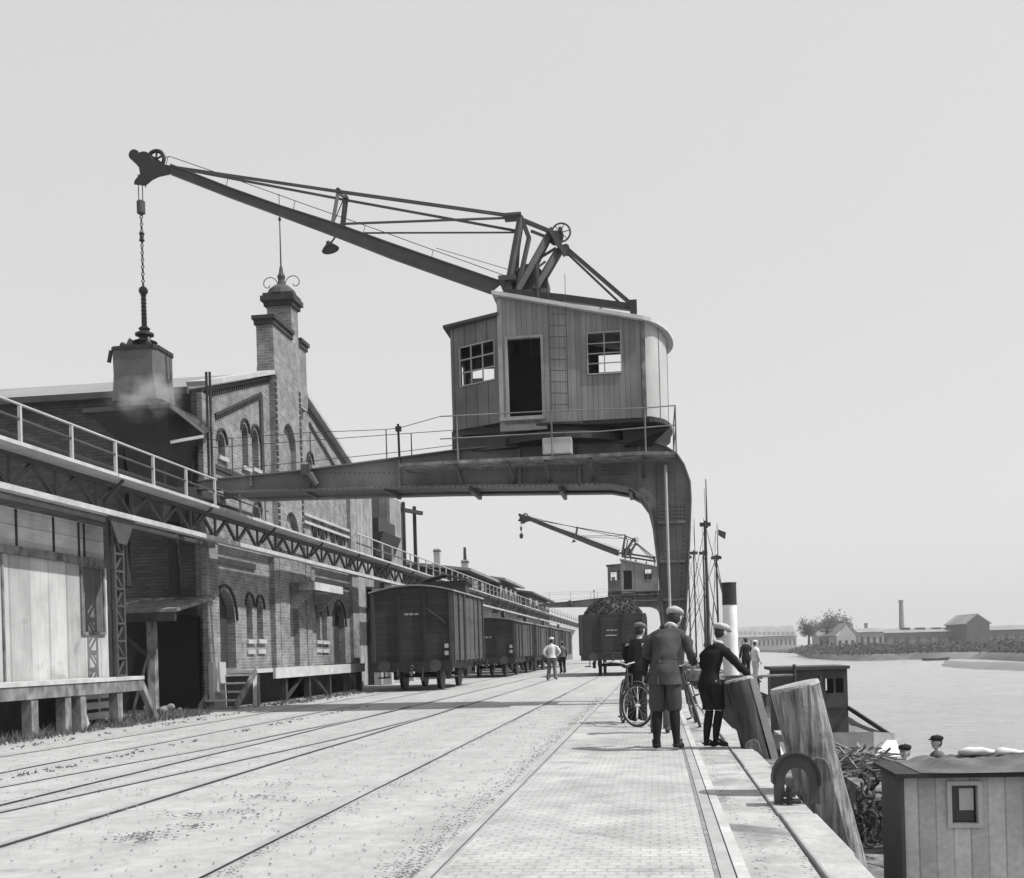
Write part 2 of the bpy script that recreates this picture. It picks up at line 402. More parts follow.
# gable coping following the rakes, corbel tables below
for a, c in (((BY0-.25,eL+.0),(TY0,GT+.02)),((TY1,GT+.05),(BY1+.25,eR+.0))):
    MB().beam((FX-.05,a[0],a[1]+.10),(FX-.05,c[0],c[1]+.10),.5,.12).build('gable_coping', stoneM, wh)
def corbels(y0,z0,y1,z1,n,dz=0,h=.13,w=.06,out=.05):
    cb = MB()
    for i in range(n):
        t = (i+.5)/n; y = y0+(y1-y0)*t; z = z0+(z1-z0)*t+dz
        cb.box((FX+.001,y-w/2,z-h),(FX+out,y+w/2,z))
    a = Vector((FX+.02,y0,z0+dz+.03)); b = Vector((FX+.02,y1,z1+dz+.03)); cb.beam(a,b,.06,.06)
    cb.build('corbel_table', brickD, wh)
corbels(BY0+.1,eL,TY0,GT,32,-.06); corbels(TY1,GT,BY1-.1,eR,36,-.06)
corbels(27.35,7.55,30.8,8.9,24,0); corbels(35.3,8.95,38.1,8.0,20,0)
MB().box((FX+.001,30.65,4.9),(FX+.06,30.85,8.9)).build('lesene', brickD, wh)
# arches: hood mouldings in dark brick
for o in ops_up+ops_lo+doors:
    hd = MB()
    h, (ya,yb,zt,zb) = arch(*o); c = (ya+yb)/2; w_ = (yb-ya)/2+.09; rise = w_*1.15
    prev = None
    for i in range(9):
        t = pi*i/8; P = Vector((FX+.02, c+w_*cos(t), zt-(yb-ya)/2*1.15+.03+rise*sin(t)))
        if prev is not None: hd.beam(prev,P,.05,.08,up=(1,0,0))
        prev = P
    hd.build('hood_moulding', brickD, wh)
for o in ops_up+ops_lo:
    sl = MB()
    h, (ya,yb,zt,zb) = arch(*o); sl.box((FX+.001,ya-.08,zb-.13),(FX+.08,yb+.08,zb-.02))
    if o in ops_lo:
        MB().box((FX+.001,ya-.05,zb-.42),(FX+.05,yb+.05,zb-.30)).build('apron_stone', stoneM, wh)
    sl.build('window_sill', stoneM, wh)
# pilasters / piers (lit side brick, dark edges come from real corbelled strips)
def pier(u0, u1, z0, z1, out, name='pilaster', m=None, um=600):
    ya = F(u0,um)[0]; yb = F(u1,um)[0]
    return MB().box((FX+.001,ya,z0),(FX+out,yb,z1)).build(name, m or brickM, wh)
pier(202,214,0.,7.9,.14,'corner_pier'); pier(270,276,0,4.2,.16); pier(278,283,0,4.2,.10)
pier(302,307,0,4.2,.16); pier(309,312.5,0,4.2,.1); pier(349,355,0,7.9,.14,'corner_pier')
MB().box((FX+.14,F(202,600)[0]-.05,-.02),(FX+.25,F(214,600)[0]+.05,1.15)).build('plinth_stone', stoneM, wh)
for y0,y1,z in ((BY0,29.9,3.72),(34.6,BY1,3.72)):   # friezes
    MB().box((FX+.001,y0,z),(FX+.06,y1,z+.16)).build('frieze', brickD, wh)
for z in (5.55,5.8):
    MB().box((FX+.001,34.3,z),(FX+.10,BY1,z+.09)).build('string_course', stoneM, wh)
MB().box((FX+.001,BY0,6.15),(FX+.08,30.9,6.27)).build('string_course', brickD, wh)
# central tower pier
h1,bb1 = arch(283,296,424,474,FX+.18); h2,bb2 = arch(285,299,512,540,FX+.18); h3,bb3 = arch(290.5,299.5,600,666,FX+.18)
tw = MB().holes([(TY0,.0),(33.95,.0),(33.95,9.3),(TY1,9.3),(TY1,9.9),(TY0,9.9)], [[(a,max(b,.93)) for a,b in h] for h in (h1,h2,h3)], lambda a,b,t:(FX+.18-t,a,b), .5)
tw.box((FX-.36,TY0,GT-1.2),(FX-.321,TY1,9.9))
tower = tw.build('gable_tower', brickM, wh)
for bb,mm,nm in ((bb1,glassM,'tower_window'),(bb2,blackM,'tower_window'),(bb3,woodD,'loading_door')):
    MB().box((FX-.30,bb[0]-.05,max(bb[3],.93)),(FX-.25,bb[1]+.05,bb[2]+.05)).build(nm, mm, wh)
# pinnacle: shoulders and shaft
p = MB(); X1 = FX+.17
p.box((X1-.52,TY0+.02,9.2),(X1,33.28,11.3)); p.box((X1-.78,33.281,9.2),(X1-.002,33.95,12.35)); p.box((X1-.52,33.951,9.2),(X1,TY1-.02,11.3))
p.build('pinnacle', brickM, tower)
c = MB(); c.box((X1-.62,TY0-.10,11.302),(X1+.10,33.27,11.42)); c.box((X1-.57,TY0-.05,11.15),(X1+.05,33.27,11.298)); c.build('pinnacle_cornice', brickD, tower)
c = MB(); c.box((X1-.57,33.96,11.15),(X1+.05,TY1+.05,11.298)); c.box((X1-.62,33.96,11.302),(X1+.10,TY1+.10,11.42)); c.build('pinnacle_cornice', brickD, tower)
c = MB(); c.box((X1-.86,33.20,12.25),(X1+.07,34.03,12.398)); c.box((X1-.94,33.12,12.40),(X1+.14,34.11,12.56)); c.box((X1-.88,33.18,12.561),(X1+.09,34.05,12.66)); c.build('pinnacle_cornice', brickD, tower)
cx, cy = X1-.40, 33.62
MB().lathe((cx,cy,12.66),[(.48,0),(.42,.16),(.25,.30),(.14,.36),(.10,.5),(.13,.62),(.07,.75),(.05,.9),(.018,1.0)],12).build('pinnacle_dome', roofD, tower)
f = MB().tube((cx,cy,13.6),(cx,cy,15.9),.028,.012,n=6); f.ell((cx,cy,15.1),(.05,.05,.07),8,5)
f.build('finial_rod', steelD, tower)
for k in (-1,1):
    s = MB()
    for q in range(14):
        a0 = q*.42; a1 = (q+1)*.42; r0 = .30*(1-q/16); r1 = .30*(1-(q+1)/16)
        P0 = Vector((cx+k*(.42-r0*cos(a0)), cy, 13.05+r0*sin(a0))); P1 = Vector((cx+k*(.42-r1*cos(a1)), cy, 13.05+r1*sin(a1)))
        s.tube(P0,P1,.014,n=5)
    s.build('scrollwork', steelD, tower)
# dark brick quoins on the tower edges
q = []; z = 4.4
while z < 9.6:
    q.append(z); z += .19
for y in (TY0+.004, 33.78):
    Q_ = MB()
    for z in q: Q_.box((FX+.181,y,z),(FX+.205,y+.154,z+.12))
    Q_.build('quoins', brickD, tower)
# canopy over the loading door
cn = thing('door_canopy', 'flat wooden canopy projecting over the tall loading door of the brick warehouse', 'canopy', (FX+.5,32.5,3.1))
MB().box((FX+.19,32.4,3.36),(FX+.95,35.3,3.46)).build('canopy_roof', woodP, cn)
MB().box((FX+.951,32.36,3.26),(FX+1.0,35.34,3.50)).build('fascia', woodW, cn)  # paler wood paints the sunlit street side
MB().box((FX+.19,32.34,3.26),(FX+.95,32.399,3.50)).build('shaded_end_fascia', woodP, cn)  # darker wood paints the shade on the near end
for y in (32.5,35.1):
    B = MB()
    for k in range(6): B.box((FX+.19,y-.09,3.26-.09*(k+1)),(FX+.85-.10*k,y+.09,3.26-.09*k-.002))
    B.build('corbel_bracket', brickM, cn)
# small bracketed timber landing above the canopy
# downpipe poles at the corner
t = thing('corner_poles', 'pair of thin upright poles rising at the left corner of the brick warehouse', 'poles', (-10.9,25.9,5))
for i, u in enumerate((206.2,209.6)):
    a = atY(u,372,25.9); bq = atY(u+1.5,478,25.9); MB().tube(a,(a.x,a.y,bq.z),.035,n=6).build('pole', steelMid, t)
    
# ------------------------------------------------------------------ loading dock + stairs
dk = thing('loading_dock', 'raised plank loading dock along the brick warehouse front with a pale edge beam', 'loading dock', (-10.75,32,0))
MB().box((-11.05,27.3,.84),(-10.3,37.9,.93)).build('deck', woodW, dk)
MB().box((-10.3,28.7,.66),(-10.22,37.9,.95)).build('edge_beam', woodW, dk)
for y in (27.6,29.8,31.9,34.,36.1,37.7): MB().box((-10.5,y,-.02),(-10.33,y+.17,.84)).build('post', woodD, dk)
MB().beam((-10.4,29.9,.02),(-10.4,31.8,.8),.08,.08).build('brace', woodD, dk); MB().beam((-10.4,33.9,.02),(-10.4,32.1,.8),.08,.08).build('brace', woodD, dk)
MB().box((-11.1,27.3,-.02),(-11.02,37.9,.835)).build('back_boarding', woodD, dk)
st = thing('wooden_steps', 'open wooden steps climbing to the near end of the loading dock', 'steps', (-10.75,26.6,0))
for i in range(4):
    y = 25.95+i*.34; z = .22+i*.2; MB().box((-11.1,y,z-.04),(-10.25,y+.30,z)).build('tread', woodW, st)
MB().beam((-10.22,25.75,.03),(-10.22,27.2,.9),.06,.16).build('stringer', woodP, st); MB().beam((-11.13,25.75,.03),(-11.13,27.2,.9),.06,.16).build('stringer', woodP, st)
MB().beam((-10.15,26.9,.0),(-10.3,27.35,.85),.1,.1).build('prop', woodW, st)
# ------------------------------------------------------------------ shelter against side wall
sh = thing('lean_to_shelter', 'open timber lean-to shelter against the shaded brick side wall with a slanting plank roof', 'shelter', (-12.0,25.4,0))
sr = MB(); sr.prism([(-13.4,26.55,2.75),(-13.4,24.2,2.35),(-13.4,24.2,2.43),(-13.4,26.55,2.83)],(2.45,0,0)); sr.build('shelter_roof', woodP, sh)
MB().box((-13.4,24.18,2.14),(-11.0,24.28,2.34)).build('fascia', woodD, sh)
MB().box((-11.75,24.3,0),(-11.57,24.48,2.3)).build('post', woodP, sh); MB().box((-13.35,24.3,0),(-13.18,24.48,2.3)).build('post', woodP, sh)
MB().beam((-12.5,24.4,1.95),(-11.7,24.4,1.3),.09,.09).build('brace', woodD, sh)
MB().box((-13.4,26.4,0),(-11.4,26.55,2.3)).build('inner_shade_panel', blackM, sh)  # black sheet standing for the shade inside the shelter
MB().beam((-12.3,24.6,0),(-11.9,24.75,1.5),.2,.05).build('leaning_board', woodP, sh)
MB().beam((-12.7,24.9,0),(-12.55,25.2,1.6),.3,.05).build('leaning_board', woodD, sh)
rk = MB()
random.seed(4)
for k in range(30): rr_ = random.uniform(.04,.11); rk.ell((-11.5+random.gauss(0,.16),24.45+random.gauss(0,.1),rr_*.7+random.random()*.08),(rr_,rr_,rr_*.75),7,5); tag(rk.build('rubble_heap', stoneM), 'small pale heap of rubble at the foot of the shelter post', 'rubble', kind='stuff')
# ------------------------------------------------------------------ left shed with platform
ls = thing('plank_shed', 'pale boarded shed with a dark shuttered window at the left, under the crane runway', 'shed', (-11,17,0))
SX = -11.0; w0 = atX(81.5,600,SX); w1 = atX(102.3,600,SX); zt = atX(92,568,SX).z; zb = atX(92,632,SX).z
MB().holes([(12,.85),(21.05,.85),(21.05,3.13),(12,3.13)], [[(w0.y,zb),(w0.y,zt),(w1.y,zt),(w1.y,zb)]], lambda a,b,t:(SX-t,a,b), .12).build('wall', mat('shed_boards_pale', .36, planks='v', pw=.62, seam=.22, var=.15, sc=2, grime=.2, stains=(1.5,.60,.3)), ls)
MB().box((SX-.09,w0.y+.01,zb+.01),(SX-.02,w1.y-.01,zt-.01)).build('shutter', mat('shutter_paint', .10, planks='v', pw=.2, seam=.4), ls)
fr = MB(); e=.06
fr.box((SX+.002,w0.y-e,zb-e),(SX+.04,w0.y,zt+e)); fr.box((SX+.002,w1.y,zb-e),(SX+.04,w1.y+e,zt+e)); fr.box((SX+.002,w0.y+.001,zt),(SX+.04,w1.y-.001,zt+e)); fr.box((SX+.002,w0.y+.001,zb-e),(SX+.04,w1.y-.001,zb))
fr.build('window_frame', woodP, ls)
MB().box((SX-.1,12,3.131),(SX+.06,21.0,3.28)).build('wall_beam', woodP, ls)
MB().box((SX-.12,12,3.281),(SX-.02,21.0,3.95)).build('upper_boards', mat('boards_level_pale', .42, planks='h', pw=.26, seam=.25, var=.15), ls)
MB().box((SX-3,20.8,0),(SX-.121,20.9,3.95)).build('end_wall', woodH, ls)
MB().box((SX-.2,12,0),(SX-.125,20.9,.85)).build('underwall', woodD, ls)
for y in (13.5,15.5,17.4): MB().box((SX+.001,y,.94),(SX+.03,y+.05,3.12)).build('batten', woodP, ls)
for y in (14.2,16,17.9,19.1,20.0,20.2): MB().box((SX-.018,y,3.285),(SX+.0,y+.05,3.94)).build('upper_batten', woodD, ls)
pl = thing('plank_platform', 'low plank platform on short posts in front of the pale boarded shed', 'platform', (-10.6,18,0))
MB().box((SX+.06,12,.86),(-10.2,20.95,.93)).build('deck', woodW, pl)
MB().box((-10.28,12.3,.64),(-10.22,20.9,.858)).build('edge_beam', woodP, pl)
for u,v in ((62.5,733),(92.6,730.5),(115,725.5),(20,738)):
    p_ = atZ(u,v,0); MB().box((-10.42,p_.y-.1,-.03),(-10.24,p_.y+.1,.64)).build('post', woodP, pl)
MB().beam((-10.25,21.5,.0),(-10.3,20.95,.8),.12,.12).build('brace', woodP, pl)
MB().beam((-10.5,19.2,.05),(-10.5,18.9,.6),.05,.14).build('brace', woodW, pl)
sl_ = MB()
for z in (.12,.32,.52): sl_.box((-10.85,18.9,z),(-10.82,20.9,z+.13))
sl_.build('slat_boarding', woodW, pl)
# ------------------------------------------------------------------ elevated crane runway
rw = thing('crane_runway', 'long elevated lattice girder runway with a walkway and handrail along the warehouse fronts', 'crane runway', (-10.6,20,0))
XO, XI = -10.25, -11.0; ZB, ZW, ZH = 4.12, 4.72, 5.33; RY0, RY1 = 11.0, 152.0
RR = MB().box((-10.72,RY0,ZW+.04),(-10.62,RY1,ZW+.16)).build('rail', railS, rw)
wk = MB(); y = RY0
while y < RY1:
    l = 4.2; wk.box((XO-.02,y,ZW-.05),(XO+.42,y+l-.03,ZW+random.choice((0,.012,.03)))) ; y += l
wk.build('walkway', woodW, rw)
MB().box((XO-.14,RY0,ZW-.14),(XO-.02,RY1,ZW-.001)).build('top_chord', steelMid, rw)
MB().box((XO-.12,RY0,ZB-.10),(XO+.06,RY1,ZB)).build('bottom_chord', woodW, rw)
MB().box((XI,RY0,ZB-.10),(XI+.12,26.4,ZB)).build('bottom_chord', steelMid, rw)
y = RY0; k = 0
while y < RY1-4.2 and k < 34:
    L = MB(); n = 3 if k < 12 else 2; s_ = 4.2/n
    for i in range(n):
        a = y+i*s_
        L.beam((XO-.07,a,ZB),(XO-.07,a+s_/2,ZW-.14),.06,.07); L.beam((XO-.07,a+s_/2,ZW-.14),(XO-.07,a+s_,ZB),.06,.07)
        L.beam((XO-.05,a,ZB),(XO-.05,a,ZW-.14),.05,.05)
    L.beam((XO-.05,y+.3,ZB+.15),(XO+.35,y+.3,ZW-.06),.05,.05)
    L.build('lattice_panel', steelMid, rw); y += 4.2; k += 1
hr = MB().tube((XO+.38,RY0,ZH),(XO+.38,27.5,ZH),.024,n=6); hr.tube((XO+.38,36,ZH),(XO+.38,RY1,ZH),.028,n=6)
hr = hr.build('handrail', steelL, rw)
mrl = MB().tube((XO+.38,RY0,ZW+.42),(XO+.38,27.5,ZW+.30),.022,n=5); mrl.tube((XO+.38,36,ZW+.30),(XO+.38,RY1,ZW+.30),.03,n=5); mrl.build('mid_rail', steelMid, hr)
y = 11.6; c_ = 0
while y < RY1:
    if not (27.6 < y < 35.9) and c_ < 90:
        MB().box((XO+.355,y-.025,ZW),(XO+.405,y+.025,ZH-.02)).build('handrail_post', steelL, hr); c_ += 1
    y += 1.55 if y < 80 else 3.1
MB().tube((XO+.15,RY0,ZW+.16),(XO+.15,27,ZW+.16),.05,n=6).build('cable_pipe', steelD, rw)
# lattice pillars
def lpillar(y, z1=ZB-.1):
    P = MB(); w_ = .34
    for a in (0,w_):
        for b_ in (.10,.20): P.box((XO-.05-b_,y+a-.03,.935),(XO+.01-b_,y+a+.03,z1))
    z = .95; sg = 1
    while z < z1-.3:
        for b_ in (.10,.20):
            X = XO-.02-b_; P.beam((X,y if sg>0 else y+w_,z),(X,y+w_ if sg>0 else y,z+.32),.045,.02,up=(1,0,0))
        P.box((XO-.13,y+.03,z-.02),(XO-.088,y+w_-.03,z+.02)); z += .34; sg = -sg
    P.prism([(XO-.04,y-.35,z1),(XO-.04,y+w_+.35,z1),(XO-.04,y+w_,z1-.5),(XO-.04,y,z1-.5)],(.03,0,0))
    return P.build('lattice_pillar', steelMid, rw)
lpillar(20.15); lpillar(9.0)
for y in (41.5,52,63,75,88,102,118): lpillar(y)
# ------------------------------------------------------------------ hopper
hp = thing('loading_hopper', 'dark steel loading hopper with sloping sides on the warehouse roof edge, under the crane bucket', 'hopper', (-12.4,25.2,4.8))
pa = [atY(84,411,24.2), atY(168,407,24.2), atY(193,396,26.4), atY(100,402,26.4)]
zt = pa[0].z
A = [(pa[0].x,24.2,zt),(pa[1].x,24.2,zt),(pa[1].x,26.45,zt),(pa[0].x,26.45,zt)]
Bz = atY(110,443,24.4).z
B_ = [(pa[0].x+.75,24.6,Bz),(pa[1].x-.25,24.6,Bz),(pa[1].x-.25,26.3,Bz),(pa[0].x+.75,26.3,Bz)]
Cz = 4.6
C_ = [(x,y,Cz) for x,y,_ in [(B_[0][0]+.1,24.9,0),(B_[1][0]-.3,24.9,0),(B_[1][0]-.3,26.2,0),(B_[0][0]+.1,26.2,0)]]
H = MB().add(A+B_+C_, [(0,1,5,4),(1,2,6,5),(2,3,7,6),(3,0,4,7),(4,5,9,8),(5,6,10,9),(6,7,11,10),(7,4,8,11)])
H.build('hopper_bin', mat('hopper_steel', .03, var=.3, sc=3, bump=.1, rough=.7), hp)
rm = MB()
for i in range(4): rm.beam(A[i],A[(i+1)%4],.10,.10)
rm.build('rim', steelMid, hp)
MB().prism([A[1],A[2],(A[2][0]+.15,26.45,zt-.1),(A[1][0]+.55,24.9,zt-.55)],(0,0,.03)).build('side_chute', steelMid, hp)
MB().beam((A[1][0]-.15,24.6,Bz-.02),(A[1][0]+.55,24.9,zt-.60),.07,.07).build('chute_lip', steelL, hp)
MB().box((pa[0].x+.4,24.9,3.0),(pa[0].x+.6,25.1,Bz)).build('support_post', woodD, hp)
MB().box((-11.9,25.9,2.85),(-11.7,26.1,Bz)).build('support_post', woodD, hp)
# ------------------------------------------------------------------ portal crane
CY0, CY1 = 24.2, 25.7
cr = thing('portal_crane', 'large near portal crane, its wooden cabin and long jib reaching over the hopper', 'crane', (.35,25,0), 'portal cranes along the quay')
def Q(u, v, Y=CY0): return atY(u, v, Y)
outer_ = [(199,481),(306,470.5),(460,450),(500,446),(648,441),(664,446),(676.5,454),(684,465),(690,482),(691,500),(689.5,545),(685,632),(682,690)]
inner_ = [(671,690),(667,640),(662,600),(657,554),(653,521),(649,505),(641,494),(629,487.5),(609.5,484),(440,486),(228,492),(222,489),(199,489)]
poly = [Q(u,v) for u,v in outer_+inner_]
fr_ = MB().prism(poly, (0,.06,0)); fr_.prism([p+Vector((0,CY1-CY0-.06,0)) for p in poly], (0,.06,0))
def ribbon(pix, y0, y1, t=.03):
    for i in range(len(pix)-1):
        a = Q(*pix[i]); b = Q(*pix[i+1])
        tt = Vector((b.x-a.x,0,b.z-a.z)).normalized(); fr_.beam((a.x,(y0+y1)/2,a.z),(b.x,(y0+y1)/2,b.z), y1-y0, t, up=Vector((0,1,0)).cross(tt) if abs(tt.z) > .9 else (0,0,1))
ribbon(outer_, CY0-.10, CY0+.19); ribbon(inner_, CY0-.10, CY0+.19)
ribbon(outer_, CY1-.19, CY1+.10); ribbon(inner_, CY1-.19, CY1+.10)
fr_.build('portal_frame', steelM, cr)
so = MB()
for i in range(len(inner_)-1):
    if inner_[i][0] < 226: continue
    a = Q(*inner_[i]); b = Q(*inner_[i+1])
    if a.z < 5.0 and i < 3: continue
    tt = Vector((b.x-a.x,0,b.z-a.z)).normalized(); so.beam((a.x,(CY0+CY1)/2,a.z+.05),(b.x,(CY0+CY1)/2,b.z+.05), CY1-CY0-.5, .025, up=Vector((0,1,0)).cross(tt) if abs(tt.z) > .9 else (0,0,1))
for i in range(3,6):
    a = Q(*outer_[i-1]); b = Q(*outer_[i]); so.beam((a.x,(CY0+CY1)/2,a.z-.05),(b.x,(CY0+CY1)/2,b.z-.05), CY1-CY0-.5, .025)
for u in (300,385,470,560,630):
    a = Q(u,480); so.box((a.x-.04,CY0+.07,a.z-.25),(a.x+.04,CY1-.07,a.z+.25))
so.build('cross_bracing', steelMid, cr)
for u in (252,310,400,460,520,580,640):
    a = Q(u,0); vt = 484 - (484-470.5)*0; 
    zt_ = Q(u, {252:477,310:471,400:460,460:452,520:447,580:446,640:444}[u]).z; zb_ = Q(u,486.5).z
    x = Q(u,480).x; MB().box((x-.03,CY0-.085,zb_),(x+.03,CY0-.002,zt_)).build('stiffener', steelM, cr)
x = Q(658,560).x
for v in (523,562,600,640): 
    a = Q(658,v); b = Q(686,v); MB().box((a.x-.02,CY0-.08,a.z-.03),(b.x,CY0-.002,a.z+.03)).build('stiffener', steelM, cr)
sp_ = MB(); a = Q(655,524); b = Q(685,505); sp_.box((a.x,CY0-.02,a.z),(b.x,CY0-.001,b.z))
a = Q(601,476); b = Q(628,462); sp_.box((a.x,CY0-.02,a.z),(b.x,CY0-.001,b.z)); spl = sp_.build('splice_plate', steelM, cr)
rv = MB()
for (u0,u1,v0,v1,nx_,nz_) in ((657,684,507,522,9,5),(603,626,464,474,8,4)):
    for i in range(nx_):
        for j in range(nz_):
            p_ = Q(u0+(u1-u0)*i/(nx_-1), v0+(v1-v0)*j/(nz_-1)); rv.ell((p_.x,CY0-.022,p_.z),(.022,.014,.022),6,4)
for i in range(70):
    p_ = Q(232+(600-232)*i/69, 490.3-5*i/69); rv.ell((p_.x,CY0-.102,p_.z),(.018,.012,.018),5,3)
for i in range(64):
    p_ = Q(330+(640-330)*i/63, (467.5 if i < 20 else 465)); rv.ell((p_.x,CY0-.004,p_.z-.12),(.018,.012,.018),5,3)
for i in range(34):
    p_ = Q(688-(688-681.5)*i/33, 500+(650-500)*i/33); rv.ell((p_.x-.07,CY0-.004,p_.z),(.020,.013,.020),5,3)
for i in range(24):
    p_ = Q(655.3+(667-655.3)*i/23, 530+(640-530)*i/23); rv.ell((p_.x+.12,CY0-.004,p_.z),(.018,.012,.018),5,3)
tag(rv.build('rivets', steelMid, spl), None, kind='stuff')
# leg foot and wheels
ft = MB(); ft.box((.12,CY0-.25,.28),(.58,CY1+.25,.62)); ft.box((.2,CY0+.1,.6),(.5,CY1-.1,1.0)); ft.build('leg_bogie', steelMid, cr)
for y in (CY0-.05, CY1+.05): MB().disc((.34,y,.2),(1,0,0),.19,.1).build('wheel', steelD, cr)
pe = Q(206,485); ft = MB(); ft.box((-10.95,CY0-.15,pe.z-.38),(-10.35,CY1+.15,pe.z-.05)); ft.build('runway_bogie', steelMid, cr)
for y in (CY0+.05, CY1-.05): MB().disc((-10.67,y,pe.z-.40),(1,0,0),.15,.09).build('wheel', steelD, cr)
# leg ladder and pole
la = MB(); yl = CY0-.16
for u in (657.5,676.5):
    a = Q(u-2,468,yl); b = Q(u+5,668,yl); la.tube((a.x,yl,a.z),(b.x,yl,b.z),.012,n=5)
v = 474
while v < 668:
    k = (v-468)/200; a = Q(655.5+7*k,v,yl); b = Q(674.5+7*k,v,yl); la.tube(a,b,.009,n=4); v += 15.5
la.build('leg_ladder', steelMid, cr)
a = Q(665.5,465,yl-.06); b = Q(671,640,yl-.06); MB().tube(a,b,.032,n=7).build('conduit_pipe', steelL, cr)
# walkway along the beam and railings
wy0, wy1 = CY0-.98, CY0-.10
wkp = [(399,465.2),(460,461.6),(560,457),(645,452.8),(675,453)]
wm = MB()
for i in range(len(wkp)-1):
    a = atY(*wkp[i],wy0); b = atY(*wkp[i+1],wy0); wm.beam((a.x,(wy0+wy1)/2,a.z),(b.x,(wy0+wy1)/2,b.z),wy1-wy0,.07)
walk = wm.build('walkway', woodP, cr)
for u,v in ((455,462),(508,460),(545,458.3),(590,456),(643,453)):
    a = atY(u,v,wy0); MB().beam((a.x,wy0+.05,a.z-.03),(a.x,CY0-.01,a.z-.36),.05,.05).build('bracket', steelMid, walk)
rl = MB(); top = [(440,416.5),(551,411),(645,408),(675,405.5)]; mid = [(440,439),(551,433),(600,431.5),(645,427.5),(676,425)]
for L_ in (top, mid):
    for i in range(len(L_)-1): rl.tube(atY(*L_[i],wy0+.03), atY(*L_[i+1],wy0+.03), .014, n=5)
for (u,v0,v1) in ((456.5,415,461),(551,410.5,457),(644.5,408,452),(675,405.5,452)):
    a = atY(u,v0,wy0+.03); b = atY(u+1,v1,wy0+.03); rl.tube((a.x,a.y,a.z),(a.x,a.y,b.z),.018,n=5)
a = atY(675,405.5,wy0+.03); b = atY(676,452,wy0+.03)
for z in (a.z, a.z-.45): rl.tube((a.x,wy0+.03,z),(a.x,CY1,z),.014,n=5)
rl.tube((a.x,CY1,a.z),(a.x,CY1,b.z),.018,n=5)
rl.build('railing', railG, cr)
rl = MB()
for L_ in ([(207,440),(310,432.5),(386,429.5),(399,428),(440,416.5)],[(207,448),(310,440.5),(399,434),(456,430)],[(225,470),(399,452),(455,445)]):
    for i in range(len(L_)-1): rl.tube(atY(*L_[i],CY0), atY(*L_[i+1],CY0), .009, n=4)
for (u,v0,v1) in ((310,432,470),(386,430,461),(411,433,458),(232,438,478)): rl.tube(Q(u,v0),Q(u+.8,v1),.014,n=5)
rl.build('wire_railing', steelMid, cr)
po = MB(); po.tube(Q(398,424),Q(399.5,460),.03,n=6); po.box(Q(395.5,426.5)+Vector((0,-.03,0)),Q(401,431)+Vector((0,.06,0))); po.build('signal_post', steelD, cr)
lm = MB(); a = Q(309,471); lm.box((a.x-.12,CY0-.22,a.z-.12),(a.x+.08,CY0-.10,a.z+.12)); lm.tube((a.x+.05,CY0-.16,a.z-.1),(a.x+.22,CY0-.16,a.z-.36),.10,.07,n=8); lm.build('cable_box', steelMid, cr)
bx = MB(); a = atY(542,438,wy0+.1); b = atY(572,453.5,wy0+.1); bx.box((a.x,wy0+.1,b.z),(b.x,wy0+.5,a.z)); bx.build('tool_chest', steelL, cr, bevel=.03)
# ---- slewing platform
zpt = Q(560,444).z; ccx = Q(563,440,24.95).x
MB().lathe((ccx,24.95,zpt-.02),[(1.55,0),(1.55,.16),(1.35,.17),(1.35,.3),(1.5,.31),(1.5,.36)],28).build('turntable', steelD, cr)
# ---- cabin
YF = 23.55; YB = 26.35
a = atY(498,297,YF); b = atY(499.5,424,YF); c = atY(643,321.5,YF); d = atY(645,418.5,YF)
xL, xR, zb0, zb1, zl, zr = a.x, c.x, b.z, d.z, a.z, c.z; zb0 = (zb0+zb1)/2
dl, dr = atY(508.5,380,YF).x, atY(541.5,380,YF).x; dzt = atY(525,338.5,YF).z; dzb = atY(525,417,YF).z
wl, wr = atY(588,350,YF).x, atY(620.5,350,YF).x; wzt = atY(604,333,YF).z; wzb = atY(604,373,YF).z
frontO = [(xL,zb0),(xR,zb0),(xR,zr),(xL,zl)]
cab = MB().holes(frontO, [[(dl,dzb),(dl,dzt),(dr,dzt),(dr,dzb)],[(wl,wzb),(wl,wzt),(wr,wzt),(wr,wzb)]], lambda p,q,t:(p,YF+t,q), .08)
cab.holes(frontO, [[(xL+.5,wzb-.1),(xL+.5,wzt),(xL+1.0,wzt),(xL+1.0,wzb-.1)],[(wl+.10,wzb+.70),(wl+.10,wzb+1.12),(wr-.06,wzb+1.12),(wr-.06,wzb+.70)]], lambda p,q,t:(p,YB-t,q), .08)
cab.box((xL,YF+.001,zb0),(xL+.06,YF+.2,zl-.02)); cab.box((xL,YB-.2,zb0),(xL+.06,YB-.001,zl-.02))
cab.add([(xL,YF,zl),(xL,YB,zl),(xL,YB,zl-.7),(xL,YF,zl-.7)],[(0,1,2,3)])
cabin = cab.build('cabin', cabM, cr)
MB().box((xL,YF+.02,zb0-.08),(xR,YB-.02,zb0-.003)).build('cabin_floor', woodD, cabin)
